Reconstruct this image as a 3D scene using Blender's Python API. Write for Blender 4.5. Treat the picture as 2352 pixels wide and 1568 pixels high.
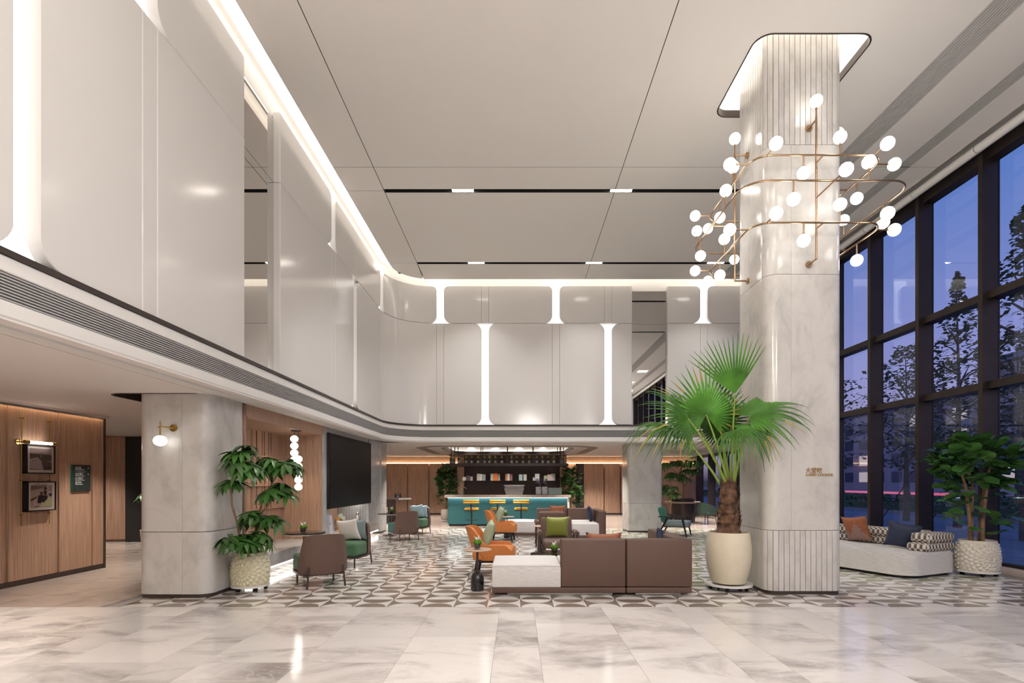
import bpy, bmesh, math, random
from mathutils import Vector, Matrix
from mathutils.geometry import tessellate_polygon
for o in list(bpy.data.objects): bpy.data.objects.remove(o)
PI = math.pi; R = math.radians
random.seed(11)
sc = bpy.context.scene; C = sc.collection

# ------------------------------------------------------------------ camera
F = 1200.0; CX, CY, EYE = 1187.0, 1106.0, 1.5
cd = bpy.data.cameras.new('camera'); cam = bpy.data.objects.new('camera', cd); C.objects.link(cam)
cam.location = (0, 0, EYE); cam.rotation_euler = (PI/2, 0, 0)
cd.sensor_width = 36; cd.lens = 36*F/2352
cd.shift_x = (1176-CX)/2352; cd.shift_y = (CY-784)/2352
cd.clip_start = 0.05; cd.clip_end = 400
sc.camera = cam
sc.view_settings.view_transform = 'Standard'; sc.view_settings.look = 'None'
sc.view_settings.exposure = 0.0; sc.view_settings.gamma = 1.0
sc.view_settings.use_curve_mapping = False
sc.cycles.diffuse_bounces = 4; sc.cycles.glossy_bounces = 3; sc.cycles.max_bounces = 6; sc.cycles.transparent_max_bounces = 8
sc.cycles.use_light_tree = False; sc.cycles.caustics_reflective = False; sc.cycles.caustics_refractive = False

# ------------------------------------------------------------------ world: dusk sky
w = bpy.data.worlds.new('dusk'); sc.world = w; w.use_nodes = True
nt = w.node_tree; nt.nodes.clear()
out = nt.nodes.new('ShaderNodeOutputWorld'); bg = nt.nodes.new('ShaderNodeBackground')
tc = nt.nodes.new('ShaderNodeTexCoord'); sx = nt.nodes.new('ShaderNodeSeparateXYZ'); cr = nt.nodes.new('ShaderNodeValToRGB')
e = cr.color_ramp.elements
e[0].position = 0.0; e[0].color = (0.05, 0.05, 0.08, 1)
e[1].position = 1.0; e[1].color = (0.05, 0.13, 0.42, 1)
for p, c in ((0.03, (0.46, 0.33, 0.44, 1)), (0.16, (0.33, 0.31, 0.56, 1)), (0.42, (0.13, 0.22, 0.52, 1))):
    q = e.new(p); q.color = c
nt.links.new(tc.outputs['Generated'], sx.inputs[0]); nt.links.new(sx.outputs['Z'], cr.inputs[0])
nt.links.new(cr.outputs[0], bg.inputs[0]); bg.inputs[1].default_value = 1.25
nt.links.new(bg.outputs[0], out.inputs[0])

# ------------------------------------------------------------------ light levels (lamp fixtures are built below; the added fill lights have none)
P_SLOT, P_FILL_AREA, P_LOW, P_BAR, P_FILL_POINT = 76.0, 16.0, 430.0, 260.0, 305.0
E_COVE, E_SLIT, E_BULB, E_STRIP = 3.1, 1.05, 8.0, 12.0

# ------------------------------------------------------------------ materials
def _mat(name):
    m = bpy.data.materials.new(name); m.use_nodes = True
    return m, m.node_tree, m.node_tree.nodes['Principled BSDF']
def N(nt, t, **kw):
    n = nt.nodes.new('ShaderNode'+t)
    for k, v in kw.items(): setattr(n, k, v)
    return n
def ramp(nt, fac, stops):
    n = N(nt, 'ValToRGB'); el = n.color_ramp.elements
    el[0].position, el[0].color = stops[0][0], (*stops[0][1], 1)
    el[1].position, el[1].color = stops[-1][0], (*stops[-1][1], 1)
    for p, c in stops[1:-1]:
        q = el.new(p); q.color = (*c, 1)
    nt.links.new(fac, n.inputs[0]); return n.outputs[0]
def coords(nt, pos, scale, rnd=False):
    mp = N(nt, 'Mapping'); mp.inputs['Scale'].default_value = scale
    if pos: nt.links.new(N(nt, 'NewGeometry').outputs['Position'], mp.inputs[0])
    else: nt.links.new(N(nt, 'TexCoord').outputs['Object'], mp.inputs[0])
    if rnd:
        oi = N(nt, 'ObjectInfo'); cx = N(nt, 'CombineXYZ'); mu = N(nt, 'Math', operation='MULTIPLY'); mu.inputs[1].default_value = 37.0
        nt.links.new(oi.outputs['Random'], mu.inputs[0])
        for i in range(3): nt.links.new(mu.outputs[0], cx.inputs[i])
        nt.links.new(cx.outputs[0], mp.inputs['Location'])
    return mp.outputs[0]
def M(name, col, rough=0.5, metal=0.0, amt=0.0, scale=8.0, stretch=(1, 1, 1), pos=False, bump=0.0, bscale=60.0, rnd=0.0, coat=0.0, spec=0.5, det=2.0, sheen=0.0):
    m, nt, b = _mat(name)
    b.inputs['Roughness'].default_value = rough; b.inputs['Metallic'].default_value = metal
    b.inputs['Specular IOR Level'].default_value = spec
    b.inputs['Coat Weight'].default_value = coat; b.inputs['Coat Roughness'].default_value = 0.06
    b.inputs['Sheen Weight'].default_value = sheen
    if amt > 0:
        n = N(nt, 'TexNoise'); n.inputs['Scale'].default_value = scale; n.inputs['Detail'].default_value = det
        nt.links.new(coords(nt, pos, stretch, rnd > 0), n.inputs['Vector'])
        lo = tuple(c*(1-amt) for c in col); hi = tuple(min(1, c*(1+amt)) for c in col)
        colout = ramp(nt, n.outputs['Fac'], [(0.3, lo), (0.7, hi)])
        if rnd > 0:
            oi = N(nt, 'ObjectInfo'); mr = N(nt, 'MapRange'); mr.inputs[3].default_value = 1-rnd; mr.inputs[4].default_value = 1+rnd
            nt.links.new(oi.outputs['Random'], mr.inputs[0])
            mx = N(nt, 'Vector' 'Math', operation='SCALE'); nt.links.new(colout, mx.inputs[0]); nt.links.new(mr.outputs[0], mx.inputs['Scale'])
            colout = mx.outputs[0]
        nt.links.new(colout, b.inputs['Base Color'])
    else: b.inputs['Base Color'].default_value = (*col, 1)
    if bump > 0:
        n2 = N(nt, 'TexNoise'); n2.inputs['Scale'].default_value = bscale; n2.inputs['Detail'].default_value = 3
        nt.links.new(coords(nt, pos, stretch if amt > 0 and stretch != (1, 1, 1) else (1, 1, 1)), n2.inputs['Vector'])
        bp = N(nt, 'Bump'); bp.inputs['Strength'].default_value = bump; bp.inputs['Distance'].default_value = 0.004
        nt.links.new(n2.outputs['Fac'], bp.inputs['Height']); nt.links.new(bp.outputs[0], b.inputs['Normal'])
    return m
def marble(name, base, dark, vein, rough=0.12, sc_=1.6, rnd=0.0, vs=3.0, stretch=(1, 1, 1), vamt=0.25, spec=0.5):
    m, nt, b = _mat(name)
    b.inputs['Roughness'].default_value = rough; b.inputs['Specular IOR Level'].default_value = spec
    v = coords(nt, True, stretch, rnd > 0)
    n = N(nt, 'TexNoise'); n.inputs['Scale'].default_value = sc_; n.inputs['Detail'].default_value = 5; n.inputs['Roughness'].default_value = 0.62; n.inputs['Distortion'].default_value = 0.6
    nt.links.new(v, n.inputs['Vector'])
    c1 = ramp(nt, n.outputs['Fac'], [(0.30, dark), (0.52, base), (0.8, tuple(min(1, c*1.08) for c in base))])
    wv = N(nt, 'TexNoise'); wv.inputs['Scale'].default_value = vs; wv.inputs['Detail'].default_value = 3; wv.inputs['Distortion'].default_value = 1.6
    nt.links.new(v, wv.inputs['Vector'])
    ab = N(nt, 'Math', operation='SUBTRACT'); ab.inputs[1].default_value = 0.5; nt.links.new(wv.outputs['Fac'], ab.inputs[0])
    aa = N(nt, 'Math', operation='ABSOLUTE'); nt.links.new(ab.outputs[0], aa.inputs[0])
    vm = N(nt, 'MapRange'); vm.inputs[1].default_value = 0.0; vm.inputs[2].default_value = 0.025; vm.inputs[3].default_value = vamt; vm.inputs[4].default_value = 0.0
    nt.links.new(aa.outputs[0], vm.inputs[0])
    mx = N(nt, 'Mix', data_type='RGBA'); nt.links.new(vm.outputs[0], mx.inputs[0]); nt.links.new(c1, mx.inputs[6]); mx.inputs[7].default_value = (*vein, 1)
    co = mx.outputs[2]
    if rnd > 0:
        oi = N(nt, 'ObjectInfo'); mr = N(nt, 'MapRange'); mr.inputs[3].default_value = 1-rnd; mr.inputs[4].default_value = 1+rnd*0.5
        nt.links.new(oi.outputs['Random'], mr.inputs[0])
        sv = N(nt, 'VectorMath', operation='SCALE'); nt.links.new(co, sv.inputs[0]); nt.links.new(mr.outputs[0], sv.inputs['Scale']); co = sv.outputs[0]
    nt.links.new(co, b.inputs['Base Color'])
    return m
def emit(name, col, strength):
    m, nt, b = _mat(name)
    b.inputs['Base Color'].default_value = (0.8, 0.8, 0.8, 1)
    b.inputs['Emission Color'].default_value = (*col, 1); b.inputs['Emission Strength'].default_value = strength
    return m
def glassy(name, tint, f0=0.04, boost=1.0, rough=0.0):
    m = bpy.data.materials.new(name); m.use_nodes = True; nt = m.node_tree; nt.nodes.clear()
    o = N(nt, 'OutputMaterial'); mx = N(nt, 'MixShader'); t = N(nt, 'BsdfTransparent'); g = N(nt, 'BsdfGlossy'); lw = N(nt, 'LayerWeight')
    lw.inputs[0].default_value = 0.5; t.inputs[0].default_value = (*tint, 1); g.inputs['Roughness'].default_value = rough
    pw = N(nt, 'Math', operation='POWER'); pw.inputs[1].default_value = 4.0; nt.links.new(lw.outputs['Facing'], pw.inputs[0])
    mu = N(nt, 'Math', operation='MULTIPLY_ADD'); mu.inputs[1].default_value = boost; mu.inputs[2].default_value = f0; mu.use_clamp = True
    nt.links.new(pw.outputs[0], mu.inputs[0]); nt.links.new(mu.outputs[0], mx.inputs[0]); nt.links.new(t.outputs[0], mx.inputs[1]); nt.links.new(g.outputs[0], mx.inputs[2]); nt.links.new(mx.outputs[0], o.inputs[0])
    return m
WOODCOL = (0.40, 0.25, 0.17)
MT = dict(
    panel=M('panel_lacquer', (0.67, 0.645, 0.62), rough=0.14, spec=0.55),
    panelback=M('panel_backing', (0.72, 0.70, 0.67), rough=0.6),
    ceil=M('ceiling_paint', (0.80, 0.76, 0.71), rough=0.75),
    lowceil=M('low_ceiling_paint', (0.78, 0.72, 0.68), rough=0.75),
    white=M('white_paint', (0.74, 0.72, 0.69), rough=0.5),
    black=M('black_gap', (0.012, 0.011, 0.011), rough=0.7),
    bronze=M('dark_bronze', (0.035, 0.025, 0.022), rough=0.38, metal=0.5, amt=0.1, scale=5),
    trimdark=M('trim_bronze', (0.055, 0.04, 0.034), rough=0.45, metal=0.3),
    slatlight=M('ceiling_slat', (0.50, 0.48, 0.45), rough=0.6),
    slat=M('grille_slat', (0.42, 0.41, 0.40), rough=0.5),
    mirror=M('mirror_panel', (0.66, 0.64, 0.62), rough=0.015, metal=1.0, bump=0.02, bscale=1.6),
    colmarble=marble('column_marble', (0.56, 0.54, 0.51), (0.44, 0.42, 0.395), (0.38, 0.36, 0.34), rough=0.15, sc_=3.2, vs=1.1, rnd=0.025, vamt=0.16, stretch=(1.0, 1.0, 0.6)),
    greymarble=marble('grey_marble', (0.46, 0.455, 0.45), (0.36, 0.36, 0.36), (0.28, 0.28, 0.28), rough=0.12, sc_=2.4, vs=1.3, vamt=0.15),
    floor=marble('floor_marble', (0.75, 0.705, 0.675), (0.36, 0.32, 0.30), (0.85, 0.82, 0.79), rough=0.10, sc_=1.25, vs=2.2, rnd=0.16, stretch=(0.7, 1.5, 1), vamt=0.3),
    floorb=marble('floor_marble_brown', (0.50, 0.42, 0.37), (0.34, 0.28, 0.245), (0.62, 0.55, 0.5), rough=0.12, sc_=1.1, vs=2.2, rnd=0.12, stretch=(0.7, 1.5, 1), vamt=0.3),
    grout=M('grout', (0.28, 0.25, 0.23), rough=0.8),
    tw=marble('tile_white', (0.76, 0.73, 0.70), (0.66, 0.62, 0.59), (0.55, 0.5, 0.47), rough=0.14, sc_=3, vs=5, rnd=0.05, vamt=0.2),
    tb=marble('tile_taupe', (0.25, 0.20, 0.165), (0.17, 0.135, 0.11), (0.36, 0.31, 0.27), rough=0.14, sc_=3, vs=6, rnd=0.13, stretch=(0.6, 2.2, 1), vamt=0.3),
    tg=marble('tile_olive', (0.30, 0.31, 0.19), (0.2, 0.22, 0.13), (0.42, 0.42, 0.3), rough=0.14, sc_=3, vs=6, rnd=0.1, stretch=(0.6, 2.2, 1), vamt=0.3),
    wood=M('wood_veneer', WOODCOL, rough=0.42, amt=0.30, scale=1.0, stretch=(70, 70, 1.6), pos=True, det=2.5),
    wood2=M('wood_veneer_b', (0.36, 0.225, 0.155), rough=0.42, amt=0.30, scale=1.0, stretch=(70, 70, 1.6), pos=True, det=2.5),
    woodlight=M('wood_pale', (0.46, 0.32, 0.23), rough=0.5, amt=0.2, scale=1.0, stretch=(8, 60, 8)),
    darkwood=M('dark_wood', (0.040, 0.025, 0.022), rough=0.6, amt=0.3, scale=1, stretch=(50, 50, 2), pos=True),
    brass=M('aged_brass', (0.42, 0.28, 0.17), rough=0.28, metal=1.0, amt=0.1, scale=20),
    goldletter=M('gold_lettering', (0.42, 0.25, 0.09), rough=0.45, metal=0.3),
    brassy=M('bright_brass', (0.52, 0.36, 0.12), rough=0.25, metal=1.0),
    brown=M('brown_leather', (0.105, 0.058, 0.042), rough=0.55, amt=0.07, scale=30, bump=0.12, bscale=260),
    brownf=M('brown_fabric', (0.12, 0.07, 0.053), rough=0.75, amt=0.08, scale=60, bump=0.2, bscale=300, sheen=0.05),
    linen=M('white_linen', (0.60, 0.575, 0.555), rough=0.85, amt=0.16, scale=3.0, stretch=(3, 3, 60), bump=0.15, bscale=5),
    linentop=M('white_linen_top', (0.68, 0.66, 0.645), rough=0.85, amt=0.06, scale=3.0, stretch=(5, 60, 5), bump=0.12, bscale=5),
    orange=M('orange_leather', (0.56, 0.19, 0.045), rough=0.5, amt=0.05, scale=20, bump=0.05, bscale=200),
    green=M('green_fabric', (0.055, 0.125, 0.062), rough=0.85, amt=0.08, scale=80, sheen=0.05),
    teal=M('teal_fabric', (0.03, 0.14, 0.14), rough=0.85, amt=0.08, scale=80, sheen=0.05),
    emerald=M('emerald_fabric', (0.025, 0.14, 0.085), rough=0.8, amt=0.1, scale=60, sheen=0.05),
    deepgreen=M('deep_green_fabric', (0.008, 0.028, 0.02), rough=0.8, amt=0.1, scale=60, sheen=0.05),
    greyblue=M('grey_blue_weave', (0.20, 0.25, 0.26), rough=0.9, amt=0.35, scale=160),
    paleblue=M('pale_blue_fabric', (0.36, 0.50, 0.56), rough=0.85, amt=0.08, scale=60),
    sage=M('sage_pillow', (0.33, 0.40, 0.27), rough=0.7, amt=0.06, scale=30, sheen=0.05),
    lime=M('olive_green_satin', (0.235, 0.27, 0.045), rough=0.45, amt=0.08, scale=30, sheen=0.05),
    rust=M('rust_velvet', (0.27, 0.085, 0.032), rough=0.6, amt=0.12, scale=14, sheen=0.05),
    dusty=M('dusty_rose_fabric', (0.27, 0.165, 0.14), rough=0.8, amt=0.05, scale=30),
    navy=M('navy_velvet', (0.017, 0.026, 0.062), rough=0.65, amt=0.15, scale=14, sheen=0.05),
    cream=M('cream_quilt', (0.62, 0.58, 0.54), rough=0.85, amt=0.05, scale=40),
    blackm=M('black_metal', (0.012, 0.011, 0.012), rough=0.4, metal=0.4),
    legwood=M('leg_dark_brown', (0.04, 0.022, 0.019), rough=0.4),
    blkmarble=marble('black_marble', (0.018, 0.017, 0.018), (0.008, 0.008, 0.008), (0.25, 0.25, 0.25), rough=0.08, sc_=6, vs=9, vamt=0.2),
    glassdark=M('smoked_glass', (0.018, 0.012, 0.011), rough=0.04, spec=0.6),
    potcream=M('cream_pot', (0.66, 0.59, 0.45), rough=0.45, amt=0.04, scale=6),
    potyellow=M('pale_yellow_pot', (0.64, 0.60, 0.42), rough=0.42),
    potwhite=M('ivory_pot', (0.62, 0.57, 0.50), rough=0.45),
    tray=M('white_tray', (0.68, 0.66, 0.63), rough=0.4),
    soil=M('soil', (0.10, 0.042, 0.02), rough=0.95, amt=0.4, scale=60),
    bark=M('palm_bark', (0.12, 0.062, 0.035), rough=0.9, amt=0.65, scale=14, bump=0.9, bscale=30),
    stem=M('brown_stem', (0.23, 0.135, 0.075), rough=0.8, amt=0.2, scale=20),
    petiole=M('palm_petiole', (0.25, 0.36, 0.06), rough=0.45),
    palmleaf=M('palm_leaf', (0.055, 0.165, 0.018), rough=0.5, amt=0.45, scale=3, rnd=0.35, spec=0.3),
    palmtip=M('palm_tip', (0.32, 0.27, 0.05), rough=0.55),
    leaf=M('schefflera_leaf', (0.045, 0.125, 0.025), rough=0.3, amt=0.3, scale=3, rnd=0.3),
    figleaf=M('fig_leaf', (0.05, 0.135, 0.03), rough=0.32, amt=0.25, scale=5, rnd=0.4),
    moss=M('moss', (0.085, 0.20, 0.012), rough=0.95, amt=0.4, scale=60, bump=0.9, bscale=90),
    petal=M('white_petal', (0.80, 0.78, 0.74), rough=0.6),
    crystal=glassy('vase_glass', (0.86, 0.88, 0.90), 0.10, 0.8, 0.05),
    window=glassy('window_glass', (0.84, 0.90, 0.98), 0.055, 0.8),
    screen=M('tv_screen', (0.004, 0.004, 0.005), rough=0.45, spec=0.12), picglass=glassy('picture_glass', (0.95, 0.95, 0.95), 0.015, 0.25),
    led=emit('led_white', (1.0, 0.93, 0.84), E_STRIP), ledbar=emit('led_bar', (0.95, 1.0, 1.0), 26.0), ledwarm=emit('led_warm', (1.0, 0.72, 0.45), E_STRIP),
    cove=emit('cove_light', (1.0, 0.91, 0.80), E_COVE), slit=emit('slit_light', (1.0, 0.965, 0.92), E_SLIT),
    bulb=emit('globe_bulb', (1.0, 0.96, 0.90), E_BULB), lamp=emit('linear_lamp', (1.0, 0.90, 0.78), 30.0),
    tealbar=M('teal_panel', (0.010, 0.092, 0.105), rough=0.6, amt=0.05, scale=40),
    stone=marble('bar_stone', (0.44, 0.37, 0.32), (0.34, 0.28, 0.24), (0.2, 0.16, 0.14), rough=0.2, sc_=2, vs=2, vamt=0.4),
    mustard=M('mustard_leather', (0.50, 0.27, 0.02), rough=0.5),
    chrome=M('chrome', (0.7, 0.7, 0.7), rough=0.12, metal=1.0),
    steel=M('brushed_steel', (0.50, 0.48, 0.45), rough=0.35, metal=0.7),
    plastic=M('white_plastic', (0.70, 0.70, 0.72), rough=0.35),
    hopper=glassy('smoked_hopper', (0.6, 0.62, 0.78), 0.16, 0.9, 0.1),
    beans=M('coffee_beans', (0.03, 0.015, 0.01), rough=0.6),
    bottle=M('bottle_glass', (0.02, 0.022, 0.008), rough=0.08, spec=0.7),
    foil=M('bottle_foil', (0.46, 0.33, 0.06), rough=0.35, metal=0.6),
    paperlabel=M('bottle_label', (0.4, 0.38, 0.36), rough=0.7),
    signgreen=M('sign_dark_green', (0.018, 0.028, 0.027), rough=0.5),
    signedge=M('sign_edge_green', (0.02, 0.16, 0.11), rough=0.5),
    ink=M('white_lettering', (0.75, 0.75, 0.75), rough=0.6),
    paper=M('mat_board', (0.60, 0.52, 0.47), rough=0.7),
    asphalt=M('asphalt', (0.22, 0.24, 0.30), rough=0.7, amt=0.2, scale=2, pos=True),
    kerb=M('kerb_stone', (0.3, 0.3, 0.32), rough=0.8),
    hedge=M('hedge_leaves', (0.06, 0.13, 0.06), rough=0.8, amt=0.5, scale=9),
    treeleaf=M('tree_leaves', (0.13, 0.16, 0.09), rough=0.7, amt=0.4, scale=2),
    trunk=M('tree_bark', (0.14, 0.11, 0.10), rough=0.9, amt=0.3, scale=10),
    facade=M('far_facade', (0.42, 0.35, 0.37), rough=0.8, amt=0.1, scale=0.4, pos=True),
    facade2=M('far_facade_pink', (0.6, 0.42, 0.40), rough=0.8, amt=0.1, scale=0.4, pos=True),
    litwin=emit('lit_window', (1.0, 0.68, 0.35), 0.5), darkwin=M('unlit_window', (0.05, 0.07, 0.12), rough=0.2),
    redsign=emit('red_light', (1.0, 0.08, 0.05), 0.8), globe=emit('soft_globe', (1.0, 0.96, 0.88), 3.2),
)
def pcol(name, col, rough=0.6):
    k = 'p_'+name
    if k not in MT: MT[k] = M(k, col, rough=rough)
    return MT[k]

# ------------------------------------------------------------------ mesh helpers
class MB:
    def __init__(s): s.v = []; s.f = []; s.m = []
    def add(s, vs, fs, m=0):
        o = len(s.v); s.v += [tuple(v) for v in vs]; s.f += [tuple(i+o for i in f) for f in fs]; s.m += [m]*len(fs); return s
    def box(s, x0, x1, y0, y1, z0, z1, m=0):
        return s.add([(x0, y0, z0), (x1, y0, z0), (x1, y1, z0), (x0, y1, z0), (x0, y0, z1), (x1, y0, z1), (x1, y1, z1), (x0, y1, z1)],
                     [(3, 2, 1, 0), (4, 5, 6, 7), (0, 1, 5, 4), (1, 2, 6, 5), (2, 3, 7, 6), (3, 0, 4, 7)], m)
    def rbox(s, x0, x1, y0, y1, z0, z1, r=0.03, seg=3, m=0, puff=0.0):
        bm = bmesh.new(); bmesh.ops.create_cube(bm, size=1.0)
        for v in bm.verts: v.co = Vector(((x0+x1)/2+v.co.x*(x1-x0), (y0+y1)/2+v.co.y*(y1-y0), (z0+z1)/2+v.co.z*(z1-z0)))
        bmesh.ops.bevel(bm, geom=bm.edges[:]+bm.verts[:], offset=r, segments=seg, profile=0.5, affect='EDGES', clamp_overlap=True)
        if puff:
            bmesh.ops.subdivide_edges(bm, edges=[e for e in bm.edges if e.calc_length() > 0.12], cuts=5, use_grid_fill=True)
            for v in bm.verts:
                if v.co.z > z1-r*0.6:
                    u = (v.co.x-x0)/(x1-x0)*2-1; t = (v.co.y-y0)/(y1-y0)*2-1
                    v.co.z += puff*max(0, 1-abs(u)**3)*max(0, 1-abs(t)**3)
        bm.verts.index_update()
        s.add([v.co.copy() for v in bm.verts], [tuple(v.index for v in f.verts) for f in bm.faces], m); bm.free(); return s
    def tube(s, pts, r, n=8, m=0, closed=False):
        pts = [Vector(p) for p in pts]; k = len(pts); rs = r if isinstance(r, (list, tuple)) else [r]*k
        vs = []; fs = []; prev = None
        for i, p in enumerate(pts):
            a = pts[i-1] if (i > 0 or closed) else p; b = pts[(i+1) % k] if (i < k-1 or closed) else p
            t = (b-a).normalized()
            if prev is None:
                up = Vector((0, 0, 1)) if abs(t.z) < 0.9 else Vector((1, 0, 0)); nx = t.cross(up).normalized()
            else: nx = (prev-t*prev.dot(t)).normalized()
            prev = nx; ny = t.cross(nx)
            for j in range(n):
                a_ = 2*PI*j/n; vs.append(p+(nx*math.cos(a_)+ny*math.sin(a_))*rs[i])
        for i in range(k if closed else k-1):
            for j in range(n):
                a_, b_ = i*n+j, i*n+(j+1) % n; c_, d_ = ((i+1) % k)*n+(j+1) % n, ((i+1) % k)*n+j
                fs.append((a_, b_, c_, d_))
        if not closed: fs += [tuple(reversed(range(n))), tuple(range((k-1)*n, k*n))]
        return s.add(vs, fs, m)
    def lathe(s, prof, n=24, m=0, c=(0, 0, 0)):
        vs = []; fs = []; k = len(prof)
        for (r, z) in prof:
            for j in range(n):
                a = 2*PI*j/n; vs.append((c[0]+r*math.cos(a), c[1]+r*math.sin(a), c[2]+z))
        for i in range(k-1):
            for j in range(n):
                fs.append((i*n+j, i*n+(j+1) % n, (i+1)*n+(j+1) % n, (i+1)*n+j))
        fs += [tuple(reversed(range(n))), tuple(range((k-1)*n, k*n))]
        return s.add(vs, fs, m)
    def ball(s, c, r, n=16, m=0, sz=1.0):
        k = max(6, n//2); prof = [(max(1e-4, r*math.sin(PI*i/k)), -r*sz*math.cos(PI*i/k)) for i in range(k+1)]
        return s.lathe(prof, n, m, c)
    def prism(s, poly, z0, z1, m=0, holes=(), ms=None):
        rings = [list(poly)]+[list(h) for h in holes]; flat = [p for r_ in rings for p in r_]
        tris = tessellate_polygon([[Vector((p[0], p[1], 0)) for p in r_] for r_ in rings]); n = len(flat)
        vs = [(p[0], p[1], z0) for p in flat]+[(p[0], p[1], z1) for p in flat]; top = []; bot = []
        for t in tris:
            a, b, c = (flat[i] for i in t); ar = (b[0]-a[0])*(c[1]-a[1])-(b[1]-a[1])*(c[0]-a[0])
            t = tuple(t) if ar > 0 else tuple(reversed(t))
            top.append(tuple(i+n for i in t)); bot.append(tuple(reversed(t)))
        s.add(vs, top+bot, m); side = []; o = 0
        for r_ in rings:
            k = len(r_)
            for i in range(k): side.append((o+i, o+(i+1) % k, n+o+(i+1) % k, n+o+i))
            o += k
        base = len(s.v)-2*n; s.f += [tuple(i+base for i in f) for f in side]; s.m += [m if ms is None else ms]*len(side)
        return s
    def xf(s, mat):
        s.v = [tuple(mat @ Vector(v)) for v in s.v]; return s
    def mesh(s, name, mats, ang=35):
        me = bpy.data.meshes.new(name); me.from_pydata(s.v, [], s.f)
        for m in (mats if isinstance(mats, (list, tuple)) else [mats]): me.materials.append(MT[m] if isinstance(m, str) else m)
        me.polygons.foreach_set('material_index', s.m)
        bm = bmesh.new(); bm.from_mesh(me); bmesh.ops.recalc_face_normals(bm, faces=bm.faces[:]); bm.to_mesh(me); bm.free()
        if ang:
            me.polygons.foreach_set('use_smooth', [True]*len(me.polygons)); me.set_sharp_from_angle(angle=R(ang))
        me.update(); return me
def add(name, me, parent=None, loc=(0, 0, 0), rot=(0, 0, 0)):
    o = bpy.data.objects.new(name, me); C.objects.link(o); o.location = loc; o.rotation_euler = rot
    if parent: o.parent = parent
    return o
def part(name, mb, mats, parent=None, loc=(0, 0, 0), rot=(0, 0, 0), ang=35): return add(name, mb.mesh(name, mats, ang), parent, loc, rot)
def tag(o, label=None, cat=None, group=None, kind=None):
    if label: o['label'] = label
    if cat: o['category'] = cat
    if group: o['group'] = group
    if kind: o['kind'] = kind
    return o
def thing(name, label, cat, loc=(0, 0, 0), rz=0.0, group=None):
    o = bpy.data.objects.new(name, None); C.objects.link(o); o.location = loc; o.rotation_euler = (0, 0, rz); o.empty_display_size = 0.1
    return tag(o, label, cat, group)
def struct(name, mb=None, mats=None, label=None, parent=None, ang=35):
    o = part(name, mb, mats, parent, ang=ang) if mb else add(name, None, parent)
    o['kind'] = 'structure'
    if label: o['label'] = label
    return o
def kids(o): return [c for c in bpy.data.objects if c.parent == o]
def copy_tree(o, parent=None, loc=None, rz=None):
    c = o.copy(); C.objects.link(c); c.parent = parent
    if loc is not None: c.location = loc
    if rz is not None: c.rotation_euler = (0, 0, rz)
    for k in kids(o): copy_tree(k, c)
    return c
def rrect(x0, x1, y0, y1, r, n=6):
    p = []
    for cx, cy, a0 in ((x1-r, y0+r, -90), (x1-r, y1-r, 0), (x0+r, y1-r, 90), (x0+r, y0+r, 180)):
        for i in range(n+1):
            a = R(a0+90*i/n); p.append((cx+r*math.cos(a), cy+r*math.sin(a)))
    return p
def arealight(name, loc, sx_, sy_, power, col=(1, 0.95, 0.90), rot=(0, 0, 0), spread=180):
    l = bpy.data.lights.new(name, 'AREA'); l.shape = 'RECTANGLE'; l.size = sx_; l.size_y = sy_; l.energy = power; l.color = col; l.spread = R(spread)
    o = bpy.data.objects.new(name, l); C.objects.link(o); o.location = loc; o.rotation_euler = rot; return o
def spot(name, loc, power, ang=70, blend=0.6, col=(1, 0.90, 0.80), r=0.04, rot=(0, 0, 0)):
    l = bpy.data.lights.new(name, 'SPOT'); l.energy = power; l.spot_size = R(ang); l.spot_blend = blend; l.color = col; l.shadow_soft_size = r
    o = bpy.data.objects.new(name, l); C.objects.link(o); o.location = loc; o.rotation_euler = rot; return o
def textmesh(body, size, ext=0.002, align='LEFT', m='ink'):
    cu = bpy.data.curves.new('txt', 'FONT'); cu.body = body; cu.size = size; cu.extrude = ext; cu.align_x = align; cu.resolution_u = 3
    o = bpy.data.objects.new('txt', cu); C.objects.link(o)
    dg = bpy.context.evaluated_depsgraph_get(); dg.update()
    me = bpy.data.meshes.new_from_object(o.evaluated_get(dg)); bpy.data.objects.remove(o); bpy.data.curves.remove(cu)
    me.materials.clear(); me.materials.append(MT[m]); return me

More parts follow.
